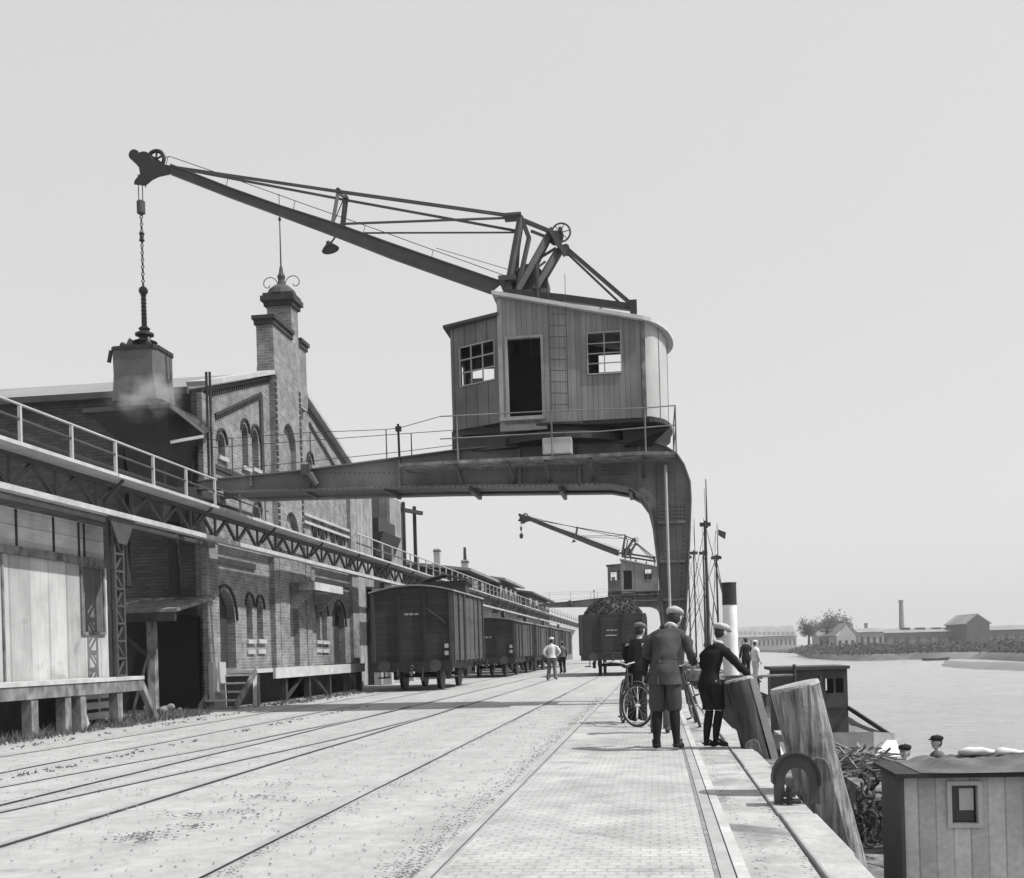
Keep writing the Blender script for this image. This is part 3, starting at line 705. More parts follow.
# added black box for the cabin's inner shade, seen through the door
MB().box((dl-.1,24.6,zb0),(dr+.5,25.9,dzt-.1)).build('dark_interior_box', blackM, cabin)
fr_ = MB(); e = .06; y0 = YF-.03
fr_.box((dl-e,y0,dzb-e),(dl-.002,YF-.001,dzt+e)); fr_.box((dr+.002,y0,dzb-e),(dr+e,YF-.001,dzt+e)); fr_.box((dl,y0,dzt+.002),(dr,YF-.001,dzt+e)); fr_.box((dl-.2,y0-.1,dzb-.08),(dr+.02,YF-.001,dzb-.002))
fr_.build('door_frame', trimM, cabin)
fr_ = MB(); nx_, nz_ = 2, 3
frame(fr_,wl,wr,wzb,wzt,.025,y0,YF-.001)
fr_.box(((wl+wr)/2-.012,YF-.01,wzb),((wl+wr)/2+.012,YF+.015,wzt))
for k in (1,2,3): z = wzb+(wzt-wzb)*k/4; fr_.box((wl,YF-.008,z-.01),(wr,YF+.013,z+.01))
fr_.build('window_frame', trimM, cabin)
MB().box((xR-.05,YF-.02,zb0-.02),(xR+.03,YF+.05,zr)).build('corner_post', woodP, cabin); MB().box((xL-.03,YF-.02,zb0-.12),(xL+.07,YF-.001,zl-.05)).build('corner_post', trimM, cabin)
MB().box((xL-.03,YF-.025,zb0-.14),(dr+.1,YF+.06,zb0-.005)).build('sill_beam', trimM, cabin)
# rounded rear end
xE = atY(666,330,24.95).x; n = 14; rx = xE-xR; ring = [(xR+rx*sin(pi*i/n), (YF+YB)/2-(YB-YF)/2*cos(pi*i/n)) for i in range(n+1)]
rr = MB(); rr.add([(x,y,zb0+.02) for x,y in ring]+[(x,y,zr-(x-xR)*.12) for x,y in ring],[(i,i+1,n+2+i,n+1+i) for i in range(n)])
rr.build('rounded_rear', steelL, cabin, smooth=True)
for k in (3,7,11):
    x_, y_ = ring[k]; MB().box((x_-.012,y_-.012,zb0+.02),(x_+.012,y_+.012,zr-(x_-xR)*.12)).build('sheet_seam', railG, cabin)
rr = MB(); base = [(xR-.2,YF+.05)]+[(x+.08,y) for x,y in ring]+[(xR-.2,YB-.05)]
rr.prism([(x,y,zb0-.10) for x,y in base],(0,0,.10)); rr.prism([(xR+.1,24.0,zb0-.5),(xR+.55,24.2,zb0-.12),(xR-.5,24.0,zb0-.12),(xR-.5,24.0,zb0-.5)],(0,1.8,0)); rr.build('counterweight', steelD, cr)
# roof
def rz(x): return zl+(zr-zl)*(x-xL)/(xR-xL)
foot = [(xL-.12,YF-.14),(xR,YF-.14)]+[(xR+(x-xR)*1.25+.03,24.95+(y-24.95)*1.10) for x,y in ring[1:-1]]+[(xR,YB+.14),(xL-.12,YB+.14)]
R_ = MB(); n2 = len(foot)
R_.add([(x,y,rz(x)+.005) for x,y in foot]+[(x,y,rz(x)+.085) for x,y in foot],[tuple(range(n2))[::-1],tuple(range(n2,2*n2))]+[(i,(i+1)%n2,n2+(i+1)%n2,n2+i) for i in range(n2)])
roof = R_.build('cabin_roof', mat('roof_edge_pale', .46, var=.1), cabin)
# left annex (driver's stand)
a0 = atY(450,330,24.3); a1 = atY(496.5,317,23.62); A0 = Vector((a0.x,24.3)); A1 = Vector((xL-.002,23.62)); LL = (A1-A0).length; dv = (A1-A0)/LL; nv = Vector((-dv.y,dv.x))
azb = atY(453,431,24.3).z; azt0 = a0.z; azt1 = a1.z
def mapL(p, q, t): return (A0.x+dv.x*p-dv.y*0+nv.x*t, A0.y+dv.y*p+nv.y*t, q)
lw0 = LL*(459-450)/47; lw1 = LL*(492-450)/47; lzt = atY(475,345,24).z; lzb = atY(475,384,24).z
an = MB().holes([(0,azb),(LL,azb),(LL,azt1),(0,azt0)],[[(lw0,lzb),(lw0,lzt),(lw1,lzt),(lw1,lzb)]],mapL,.06)
an.holes([(24.3,azb),(26.1,azb),(26.1,azt0),(24.3,azt0)],[[(24.9,lzb),(24.9,lzt),(25.9,lzt),(25.9,lzb)]],lambda p,q,t:(A0.x+t,p,q),.06)
an.holes([(A0.x,azb),(xL,azb),(xL,azt1),(A0.x,azt0)],[[(A0.x+.2,lzb),(A0.x+.2,lzt),(A0.x+.75,lzt),(A0.x+.75,lzb)]],lambda p,q,t:(p,26.1-t,q),.06)
annex = an.build('driver_annex', mat('annex_boards_shaded', .13, planks='v', pw=.12, seam=.5, var=.15), cr)  # cabin boards darkened, shade of the turned face is in the colour
MB().prism([(A0.x-.03,24.33,azb-.5),(xL+.3,23.9,azb-.5),(xL+.3,26.2,azb-.5),(A0.x+.1,26.0,azb-.5)],(0,0,.496)).build('annex_base', steelMid, annex)
ar = MB(); o_ = [(A0.x-.13,24.12,azt0),(xL-.004,23.45,azt1),(xL-.004,26.2,azt1),(A0.x-.13,26.2,azt0)]
ar.add([(x,y,z+.005) for x,y,z in o_]+[(x,y,z+.06) for x,y,z in o_],[(3,2,1,0),(4,5,6,7),(0,1,5,4),(1,2,6,5),(2,3,7,6),(3,0,4,7)]); ar.build('annex_roof', roofD, annex)
wf = MB()
def seg(p0,q0,p1,q1,w_=.025): wf.beam(mapL(p0,q0,-.01),mapL(p1,q1,-.01),w_,.03)
for p in (lw0,(2*lw0+lw1)/3,(lw0+2*lw1)/3,lw1): seg(p,lzb,p,lzt)
for k in range(4): q = lzb+(lzt-lzb)*k/3; seg(lw0,q,lw1,q)
wf.build('window_frame', trimM, annex)
MB().box((A0.x+.3,24.9,azb),(A0.x+.6,25.3,lzb+.35)).build('control_stand', steelL, annex)
# under-frame
MB().box((A0.x+.25,24.0,zpt+.30),(xR,25.9,zb0-.085)).build('under_frame', steelD, cr)
# cabin ladder
la = MB()
for u in (549.5,566.5):
    a = atY(u-1,300,YF-.12); b = atY(u+2,412,YF-.12); la.tube((a.x,YF-.12,a.z),(b.x,YF-.12,b.z),.012,n=5); la.tube((a.x,YF-.12,a.z),(a.x,YF-.12,a.z+.55),.008,n=4)
for k in range(9):
    v = 314+k*11.3; la.tube(atY(549.5+k*.2,v,YF-.12),atY(566.5+k*.2,v,YF-.12),.010,n=4)
la.build('cabin_ladder', steelMid, cr)
# roof girders
for Y in (24.3,25.6):
    g_ = MB(); a = atY(505,292.5,Y); m_ = atY(565,298.5,Y); b = atY(636,308,Y); g_.beam(a,m_,.12,.15); g_.beam(m_,b,.12,.15); g_.box((b.x-.13,Y-.1,b.z-.15),(b.x+.02,Y+.1,b.z+.16))
    for uu in (520,560,600,632): p_ = atY(uu,300,Y); g_.box((p_.x-.04,Y-.05,rz(p_.x)+.02),(p_.x+.04,Y+.05,rz(p_.x)+.35))
    g_.build('roof_girder', steelD, cr)
# masts, A-frame, stays
YN, YR = 24.35, 25.55
def T(mb, u0,v0,Y0,u1,v1,Y1,w_=.09,h_=.09): mb.beam(atY(u0,v0,Y0),atY(u1,v1,Y1),w_,h_)
fm = MB(); T(fm,507,292,YN,520.5,218,24.8,.12,.10); T(fm,511,292,YR,521.5,219,25.1,.10,.10); T(fm,518,288,YN,529,238,24.8,.08,.08); T(fm,529,238,24.8,521,217,24.8,.10,.10); T(fm,521,222,25.0,517,288,25.0,.03,.03)
fm.box(atY(503,213,24.75),atY(523,221,25.15)); fm.box(atY(515,279,24.3),atY(506,294,25.6)); fm.build('front_mast', steelMid, cr)
af = MB(); T(af,517,291,YN,550,232,24.8,.14,.12); T(af,522,290,YR,551,233,25.1,.12,.12); T(af,534,290,YN,558,250,24.8,.12,.12); T(af,538,290,YR,560,252,25.1,.10,.10)
T(af,550,230,24.75,565,254,24.75,.26,.10); T(af,550,230,25.15,565,254,25.15,.26,.10); T(af,533,262,24.9,556,248,24.9,.05,.05); T(af,531,275,24.9,536,262,24.9,.05,.05)
af.build('a_frame', steelMid, cr)
wi = MB(); a = atY(529,279,24.95); wi.disc(a,(0,1,0),.26,.5,16); wi.disc(a,(0,1,0),.34,.06,20); wi.box((a.x-.35,24.6,a.z-.35),(a.x+.45,25.3,a.z-.12)); wi.build('winch_drum', steelD, cr)
sh_ = MB(); c = atY(561,232.5,24.85); sh_.torus(c,(0,1,0),.21,.022,24,6)
for k in range(3): 
    t = k*pi/3+.2; dv_ = Vector((cos(t),0,sin(t)))*.2; sh_.tube(c-dv_,c+dv_,.012,n=4)
sh_.disc(c,(0,1,0),.045,.5,10); c2 = atY(556,238,25.2); sh_.disc(c2,(0,1,0),.17,.06,16); c3 = atY(566,250,24.9); sh_.disc(c3,(0,1,0),.09,.3,12)
sh_.build('sheave_wheel', steelMid, cr)
pp = MB(); pp.tube(atY(536.5,265,23.9),atY(538,314,23.9+0),.05,n=8); pp.ell(atY(538,316,23.9),(.06,.06,.07),8,5); pp.tube(atY(541,287,23.9),atY(536.8,300,23.9),.03,n=5); pp.tube(atY(537,268,23.9),atY(545,262,24.5),.03,n=5); pp.build('exhaust_pipe', steelD, cr)
bs_ = MB(); T(bs_,567,248,24.8,632,304,YN,.05,.07); T(bs_,569,251,25.1,633,306,YR,.05,.07); T(bs_,568,254,24.85,621,304,YN,.03,.05); bs_.build('backstay', steelMid, cr)
lk = MB(); T(lk,522,219,24.8,551,231,24.8,.05,.06); T(lk,522,221,25.1,552,233,25.1,.05,.06); T(lk,531,231,24.9,549,238,24.9,.05,.06); lk.build('link_bar', steelMid, cr)
# jib
topL = [(171,165),(231,188.5),(280,206),(335,223.5),(389,243),(445,262.5),(503,282.5)]
botL = [(171,174),(231,197.5),(280,215.5),(335,236),(391,258),(440,275.5),(490,293),(503,293)]
jib = MB()
for Y in (24.55,25.40):
    for i in range(6):
        a,b = topL[i],topL[i+1]; c,d = botL[i],botL[i+1]
        jib.prism([atY(*a,Y),atY(*b,Y),atY(*d,Y),atY(*c,Y)],(0,.03,0))
    for L_ in (topL, botL):
        for i in range(len(L_)-1): T(jib,*L_[i],Y+.015,*L_[i+1],Y+.015,.10,.03)
jb = jib.build('jib', steelMid, cr)
lc = MB(); 
for i in range(14):
    t0 = 171+i*23.5; t1 = t0+23.5
    def bv(u):
        for k in range(len(botL)-1):
            if botL[k][0] <= u <= botL[k+1][0]: return botL[k][1]+(botL[k+1][1]-botL[k][1])*(u-botL[k][0])/(botL[k+1][0]-botL[k][0])
        return 293
    Ya, Yb = (24.58,25.40) if i % 2 else (25.40,24.58)
    T(lc,t0,bv(t0),Ya,t1,bv(t1),Yb,.07,.02); T(lc,t0,bv(t0),24.58,t0,bv(t0),25.40,.07,.02)
lc.build('jib_lacing', steelL, jb)
sy = MB()
T(sy,172,167,24.7,338,191.5,24.7,.05,.06); T(sy,338,191.5,24.7,505,215,24.8,.05,.07)
T(sy,182,169,25.2,345.5,200,25.2,.04,.05); T(sy,345.5,200,25.2,517,231,25.1,.04,.05)
T(sy,340,224,24.7,505,218,24.8,.035,.045); T(sy,360,233,25.2,515,232.5,25.1,.025,.035)
sy.build('jib_stay', steelMid, cr)
js = MB(); T(js,338.5,190,24.7,332.5,224,24.6,.07,.07); T(js,346,197,25.2,342.5,228,25.3,.09,.09); T(js,338,193,24.7,346,198,25.2,.05,.05); js.disc(atY(346,198,25.2),(0,1,0),.06,.12,8); js.disc(atY(338.5,191,24.7),(0,1,0),.06,.12,8); T(js,343,200,25.0,334,222,25.0,.02,.02); js.build('jib_strut', steelMid, cr)
wr_ = MB(); L_ = [(165.6,157.3),(170,156.5),(215,172),(297,201.5),(381,231),(436,251),(506,276)]
for i in range(len(L_)-1): wr_.tube(atY(*L_[i],25.0),atY(*L_[i+1],25.0),.010,n=4)
L_ = [(436,248),(510,270)]; wr_.tube(atY(*L_[0],24.8),atY(*L_[1],24.8),.008,n=4)
for u,v0,v1 in ((168,157,165),(228,178,188),(295,201,211),(365,226,235),(433,250,261)): wr_.tube(atY(u,v0,25.0),atY(u-2,v1,25.0),.008,n=4)
wr_.build('luffing_rope', ropeM, cr)
# jib head
hd_ = MB(); Pz = lambda x,y,Y: atY(100+x/3.658,130+y/3.658,Y)
plt = [(138,112),(200,105),(232,125),(262,130),(262,160),(215,170),(190,182),(165,203),(124,198),(126,185),(146,160)]
for Y in (24.62,25.25): hd_.prism([Pz(x,y,Y) for x,y in plt],(0,.03,0))
hd_.disc(Pz(134,100,24.95),(0,1,0),.13,.3,12); hd_.box(Pz(122,84,24.8),Pz(146,118,25.1)); hd_.disc(Pz(172,122,24.95),(0,1,0),.20,.4,16); hd_.box(Pz(150,118,24.7),Pz(232,140,25.2)); hd_.box(Pz(140,112,24.66),Pz(215,150,25.24))
jh = hd_.build('jib_head', steelD, cr)
c = Pz(205,107,24.95); w2 = MB().torus(c,(0,1,0),.20,.05,24,6)
for k in range(3):
    t = k*pi/3+.4; dv_ = Vector((cos(t),0,sin(t)))*.19; w2.tube(c-dv_,c+dv_,.025,n=5)
w2.torus(Pz(160,180,24.95),(0,1,0),.09,.03,16,6); w2.build('head_sheave', steelD, jh)
ho = MB(); TX = Pz(148,215,24.95)
for dx in (-.05,.05): ho.tube((TX.x+dx,24.95,TX.z+.35),(TX.x+dx,24.95,TX.z-.33),.012,n=4)
ho.tube((TX.x+.13,24.95,TX.z+.2),(TX.x+.13,24.95,TX.z+.02),.012,n=4)
zz = atY(140.5,200.5,24.95).z; z2 = atY(140.5,214.5,24.95).z
ho.lathe((TX.x,24.95,z2),[(.06,0),(.10,.03),(.10,(zz-z2)-.03),(.06,zz-z2)],12); ho.build('hoist_rope', ropeM, cr)
jl = MB(); a = atY(336,236,24.95); b = atY(331,243,24.95); jl.tube(a,b,.02,n=5); R3 = Matrix.Rotation(radians(-14),4,'Y')
lamp_c = atY(330,248,24.95); o3 = MB().lathe((0,0,0),[(.20,-.06),(.21,-.04),(.15,.03),(.07,.10),(.05,.16)],16)
jl.add([R3 @ Vector(v)+lamp_c for v in o3.v], o3.f); jl.build('jib_lamp', steelD, cr)
# ---- the bucket hanging from the rope
bz = atY(143,405,24.95).z
bk = thing('skip_bucket', 'dark steel skip bucket hanging on a chain from the big jib over the hopper', 'bucket', (TX.x,24.95,bz))
zc = lambda v: atY(141,v,24.95).z
ch = MB(); z = zc(215); k = 0
while z > zc(289):
    ch.torus((TX.x,24.95,z-.05),(1,0,0) if k%2 else (0,1,0),.035,.014,8,4); z -= .085; k += 1
ch.lathe((TX.x,24.95,zc(242)),[(.03,0),(.07,.03),(.05,.08),(.05,.16),(.07,.2),(.03,.24)],10)
ch.build('chain', steelD, bk)
sw = MB(); sw.ell((TX.x,24.95,zc(291)),(.11,.11,.11),12,8); sw.tube((TX.x,24.95,zc(294)),(TX.x,24.95,zc(331)),.055,.065,n=10)
z = zc(296)
while z > zc(329): sw.torus((TX.x,24.95,z),(0,0,1),.06,.014,10,4); z -= .09
sw.lathe((TX.x,24.95,zc(344)),[(.28,0),(.30,.03),(.14,.10),(.12,.16),(.22,.19),(.22,.24),(.10,.30),(.14,.36),(.06,.42)],14); sw.build('swivel_rod', steelD, bk)
za, zb_ = zc(353), zc(404); xm = atY(143.5,380,24.95).x; hw0, hw1 = .56, .62
B3 = MB(); hy = .5
prof = [(-hw0,za),(hw0,za),(hw1,zb_),(-hw1,zb_)]
vs = []
for hw_, z_, q in ((hw0,za,hy),(hw0*.98,(za+zb_)/2,hy),(hw1,zb_,hy*.9)):
    for sx,sy in ((-1,-.8),(-.85,-1),(.85,-1),(1,-.8),(1,.8),(.85,1),(-.85,1),(-1,.8)): vs.append((xm+sx*hw_,24.95+sy*q,z_))
B3.add(vs,[(k*8+i,k*8+(i+1)%8,(k+1)*8+(i+1)%8,(k+1)*8+i) for k in range(2) for i in range(8)]+[tuple(range(8))])
B3.build('bucket_body', mat('bucket_steel', .10, rough=.6, var=.3, sc=3, bump=.1), bk)
r_ = MB()
for i in range(8): r_.beam(vs[i],vs[(i+1)%8],.06,.09)
r_.box((xm-.45,24.85,za+.02),(xm+.45,25.05,za+.09))
for sx in (-1,1):
    for sy in (-1,1): r_.beam((TX.x+sx*.1,24.95+sy*.1,zc(343)),(xm+sx*.42,24.95+sy*.4,za+.03),.05,.05)
    r_.beam((xm+sx*.30,24.7,za+.04),(xm+sx*.22,24.8,za+.30),.05,.08); r_.ell((xm+sx*.32,24.6,za+.10),(.08,.08,.08),8,5)
r_.beam((xm-.62,24.6,za),(xm-.68,24.6,za-.28),.05,.08)
r_.build('bucket_rim', steelD, bk)
# dust puff
du = bpy.data.materials.new('coal_dust'); du.use_nodes = True; nt = du.node_tree; nt.nodes.remove(nt.nodes['Principled BSDF']); out = nt.nodes['Material Output']
pv = nt.nodes.new('ShaderNodeVolumePrincipled'); pv.inputs['Color'].default_value = (.9,.9,.9,1)
tc = nt.nodes.new('ShaderNodeTexCoord'); nz = nt.nodes.new('ShaderNodeTexNoise'); nz.inputs['Scale'].default_value = 2.2; nz.inputs['Detail'].default_value = 4
gr = nt.nodes.new('ShaderNodeTexGradient'); gr.gradient_type = 'SPHERICAL'; mp = nt.nodes.new('ShaderNodeMapping'); mp.inputs['Scale'].default_value = (1/1.05,1/.45,1/.62)
m1 = nt.nodes.new('ShaderNodeMath'); m1.operation = 'SUBTRACT'; m1.inputs[1].default_value = .42; m1.use_clamp = True
m2 = nt.nodes.new('ShaderNodeMath'); m2.operation = 'MULTIPLY'; m3 = nt.nodes.new('ShaderNodeMath'); m3.operation = 'MULTIPLY'; m3.inputs[1].default_value = 18
nt.links.new(tc.outputs['Object'], nz.inputs['Vector']); nt.links.new(tc.outputs['Object'], mp.inputs[0]); nt.links.new(mp.outputs[0], gr.inputs['Vector'])
nt.links.new(nz.outputs['Fac'], m1.inputs[0]); nt.links.new(m1.outputs[0], m2.inputs[0]); nt.links.new(gr.outputs['Fac'], m2.inputs[1]); nt.links.new(m2.outputs[0], m3.inputs[0]); nt.links.new(m3.outputs[0], pv.inputs['Density']); nt.links.new(pv.outputs[0], out.inputs['Volume'])
dc = atY(148,399,24.3); D_ = MB().ell((0,0,0),(1.05,.45,.62),14,10)
do = D_.build('dust_cloud', du); do.location = (dc.x,24.15,dc.z); tag(do, 'pale dust drifting up from the hopper in front of the skip bucket', 'dust', kind='stuff')
# ---- second crane further along the quay
cr2 = copy_tree(cr, None, skip=('tool_chest',)); cr2.location = (.75,96.5,0)
retag(cr2, 'small distant portal crane seen beyond the coal wagon under the big crane')
h2 = thing('crane_hook', 'small hook block hanging from the jib of the distant second crane', 'hook', (TX.x+.4,96.45,zc(236)))
MB().tube((TX.x+.4,96.45,zc(214)),(TX.x+.4,96.45,zc(234)),.03,n=5).build('hook_rope', ropeM, h2); MB().lathe((TX.x+.4,96.45,zc(245)),[(.04,0),(.16,.1),(.18,.35),(.06,.5)],8).build('hook_block', steelD, h2)
# ------------------------------------------------------------------ wagons
def wheelset(x, y, parent, R=.48):
    for s in (-1,1):
        wm_ = MB().disc((x+s*.66,y,R),(1,0,0),R,.11,20); wm_.disc((x+s*.60,y,R),(1,0,0),R+.03,.03,20); w_ = wm_.build('wheel', steelD, parent)
        MB().box((x+s*.86,y-.13,R-.14),(x+s*1.0,y+.13,R+.16)).build('axle_box', steelD, w_)
    MB().tube((x-.6,y,R),(x+.6,y,R),.07,n=8).build('axle', steelD, parent)
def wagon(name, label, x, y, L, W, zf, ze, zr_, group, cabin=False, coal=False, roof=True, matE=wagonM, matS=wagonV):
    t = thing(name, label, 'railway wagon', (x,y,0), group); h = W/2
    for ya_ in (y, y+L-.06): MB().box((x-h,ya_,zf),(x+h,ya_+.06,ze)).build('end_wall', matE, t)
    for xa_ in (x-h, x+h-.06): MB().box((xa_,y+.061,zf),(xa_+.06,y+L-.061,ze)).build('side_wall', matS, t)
    MB().box((x-h+.06,y+.06,zf),(x+h-.06,y+L-.06,zf+.08)).build('floor', woodD, t)
    for i in range(4):
        px = x-h+.05+(W-.1)*i/3; MB().box((px-.055,y-.07,zf-.1),(px+.055,y-.001,ze-.01)).build('end_post', steelMid if i in (0,3) else steelD, t)
    for s in (-1,1):
        n = 6
        for i in range(n+1):
            py = y+.06+(L-.12)*i/n; MB().box((x+s*(h+.001),py-.045,zf-.1),(x+s*(h+.06),py+.045,ze-.01)).build('side_post', steelMid, t)
        if roof: MB().box((x+s*(h+.002),y+L*.37,zf),(x+s*(h+.05),y+L*.63,ze-.12)).build('sliding_door', matS, t)
    if roof:
        R_ = MB(); n = 8; pr = []
        for i in range(n+1):
            k = -1+2*i/n; pr.append((x+k*(h+.08), y-.10, ze+(zr_-ze)*(1-k*k)))
        R_.prism(pr+[(p[0],p[1],p[2]+.05) for p in pr[::-1]],(0,L+.2,0)); R_.build('roof', roofM if not cabin else mat('wagon_roof', .22), t)
        ge = MB().prism([(x-h,y,ze)]+[(p[0],y,p[2]-.001) for p in pr[1:-1]]+[(x+h,y,ze)],(0,.06,0)); ge.build('gable_boards', matE, t)
    for s in (-1,1): MB().box((x+s*.9-.06,y-.12,zf-.30),(x+s*.9+.06,y+L+.12,zf-.001)).build('sole_bar', steelD, t)
    MB().box((x-h+.02,y-.14,zf-.34),(x+h-.02,y+.06,zf-.002)).build('buffer_beam', steelD, t)
    for s in (-1,1):
        B = MB().tube((x+s*.86,y-.14,zf-.15),(x+s*.86,y-.5,zf-.15),.09,.06,n=10); B.disc((x+s*.86,y-.55,zf-.15),(0,1,0),.19,.05,18); B.build('buffer', steelMid, t)
        B = MB().tube((x+s*.86,y+L+.1,zf-.15),(x+s*.86,y+L+.5,zf-.15),.09,.06,n=10); B.disc((x+s*.86,y+L+.52,zf-.15),(0,1,0),.19,.05,14); B.build('buffer', steelD, t)
        B = MB().box((x+s*1.05,y+.3,.42),(x+s*1.3,y+1.1,.46)); B.box((x+s*1.08,y+.35,.46),(x+s*1.1,y+.4,zf-.1)); B.box((x+s*1.08,y+1.0,.46),(x+s*1.1,y+1.05,zf-.1)); B.build('footboard', woodD, t)
    c = MB(); 
    for k in range(4): c.torus((x,y-.22-.03*k,zf-.2-.10*k),(1,0,0) if k%2 else (0,1,0),.06,.018,10,5)
    c.tube((x,y-.14,zf-.15),(x,y-.26,zf-.17),.04,n=6); c.tube((x+.35,y-.15,zf-.2),(x+.35,y-.25,zf-.65),.025,n=5); c.tube((x-.5,y-.14,zf-.25),(x-.5,y-.2,zf-.5),.02,n=5)
    c.build('coupling', steelMid, t)
    wheelset(x, y+1.45, t); wheelset(x, y+L-1.45, t)
    sp = MB()
    for yy in (y+1.45,y+L-1.45):
        for s in (-1,1):
            for k in range(3): sp.box((x+s*.9-.05,yy-.5+.12*k,.60+.05*k),(x+s*.9+.05,yy+.5-.12*k,.64+.05*k))
    sp.build('leaf_springs', steelD, t)
    for q_ in (.42,.18): MB().box((x+h-.28,y-.085,zf+q_),(x+h-.15,y-.071,zf+q_+.14)).build('label_plate', plasterM, t)
    pl_ = MB()
    for k in range(3): pl_.box((x-.25+.17*k,y-.006,ze-.75),(x-.12+.17*k,y-.001,ze-.70))
    if not roof: pl_.box((x-.3,y-.006,zf+.75),(x+.2,y-.001,zf+.80))
    pl_.build('chalk_mark', plasterM, t)
    if cabin:
        H = MB().box((x-.95,y+L+.05,zf),(x+.75,y+L+1.0,zr_+.55)); H.build('brake_cabin', wagonM, t)
        MB().prism([(x-1.05,y+L-.05,zr_+.55),(x-.1,y+L-.05,zr_+.78),(x+.9,y+L-.05,zr_+.55),(x+.9,y+L-.05,zr_+.60),(x-.1,y+L-.05,zr_+.84),(x-1.05,y+L-.05,zr_+.60)],(0,1.15,0)).build('brake_cabin_roof', roofD, t)
        d_ = MB(); d_.beam((x+.45,y-.03,ze-.5),(x+1.15,y-.03,ze-1.05),.05,.05); d_.build('diagonal_brace', steelMid, t)
    if coal:
        random.seed(3); cm = MB(); nx_, ny_ = 26, 60; vs = []
        for j in range(ny_+1):
            for i in range(nx_+1):
                a = -1+2*i/nx_; b_ = j/ny_; e = min(1, min(b_,1-b_)*7)
                hh = (1-abs(a)**3)*e*.84
                P = Vector((x+a*(h-.06), y+.07+(L-.14)*b_, ze-.12+hh)); P.z += .13*noise.noise(P*2.3)+.10*noise.noise(P*6); vs.append(P)
        cm.add(vs,[(j*(nx_+1)+i,j*(nx_+1)+i+1,(j+1)*(nx_+1)+i+1,(j+1)*(nx_+1)+i) for j in range(ny_) for i in range(nx_)])
        for k in range(1500):
            a = random.uniform(-.97,.97); b_ = random.random()**1.6; e = min(1, min(b_,1-b_)*7); r_ = random.uniform(.025,.065)
            P = Vector((x+a*(h-.08), y+.1+(L-.2)*b_, ze-.08+(1-abs(a)**3)*e*.84)); P.z += .13*noise.noise(P*2.3)
            cm.ell(P,(r_,r_,r_*.8),5,3)
        cm.build('coal_load', coalM, t)
    return t
G = 'dark covered wagons on the dock track'
wagon('covered_wagon','tall dark covered wagon with a brakeman cabin, nearest the loading dock', -8.05,36.0,6.3,2.75,.98,3.28,3.5,G,cabin=True)
w2 = wagon('covered_wagon','low covered wagon directly behind the tall one with the brakeman cabin', -8.0,52.0,7.2,2.75,.98,2.66,2.86,G)
for y, lb in ((60.9,'third covered wagon in the row, behind the low one and left of the walking worker'),(69.8,'fourth covered wagon in the row, partly behind the walking worker'),(78.7,'farthest covered wagon in the row, beyond the walking worker'),):
    c = copy_tree(w2); c.location = (-8.0,y,0); retag(c, lb)
wagon('coal_wagon','open wagon heaped high with coal, standing alone beside the boys', -1.92,49.5,7.5,2.9,1.05,2.78,2.8,None,coal=True,roof=False)
# ------------------------------------------------------------------ buildings beyond the warehouse
bt = thing('boarded_tower', 'tall dark boarded hopper tower right of the brick warehouse', 'tower', (-12.4,43,0))
x0 = -11.9; ya = 41.2
zt = atX(380,499,x0).z+.6
B = MB().box((x0-3,ya,0),(x0,atX(372,520,x0).y,zt)); B.build('tower_wall', mat('tower_boards', .22, planks='v', pw=.5, seam=.4, var=.3), bt)
yb = atX(372,520,x0).y; yc = atX(390,520,x0).y; MB().box((x0-3,yb,3),(x0-.5,yc,zt-.1)).build('tower_bay', woodD, bt)
yd = atX(402,520,x0).y; MB().box((x0-3,yc,0),(x0,yd,zt-.2)).build('tower_wall', MATS['tower_boards'], bt)
B = MB(); B.box((x0+.05,yd-.2,4),(x0+.17,yd,zt-.2)); B.box((x0+.35,yd+.8,3.8),(x0+.50,yd+.95,zt-.3)); B.beam((x0-.3,yd-.3,zt-.5),(x0+.8,yd+.9,zt-.65),.15,.18); B.build('timber_post', woodD, bt)
B = MB(); B.box((x0+.002,yb+.1,zt-2.2),(x0+.25,yc-.1,zt-1.6)); B.prism([(x0,yb,zt-2.2),(x0+.5,yb,zt-2.2),(x0+.1,yb,zt-3.2),(x0,yb,zt-3.2)],(0,yc-yb,0)); B.build('chute', steelD, bt)
# long transit shed under the runway
ts = thing('transit_shed', 'long low shed with repeated pale piers running away under the crane runway', 'shed', (-11.4,95,0))
hol = []; y = 46.0
while y < 146: hol.append([(y,.4),(y,3.0),(y+2.6,3.0),(y+2.6,.4)]); y += 4.2
MB().holes([(44.6,0),(150,0),(150,4.0),(44.6,4.0)], hol, lambda a,b,t:(-11.35-t,a,b), .3).build('wall', mat('shed_wall', .26, planks='v', pw=.3, seam=.3), ts)
MB().box((-11.9,44.6,0),(-11.7,150,3.2)).build('doors', woodD, ts)
y = 45.0
while y < 149:
    B = MB().box((-11.34,y,0),(-11.0,y+.5,3.9)); B.prism([(-11.0,y,3.9),(-10.5,y,3.9),(-11.0,y,3.1)],(0,.5,0)); B.build('pier', stoneM, ts); y += 4.2
MB().prism([(-11.2,44.6,4.0),(-20,44.6,5.3),(-29,44.6,4.0)],(0,105,0)).build('roof', roofD, ts)
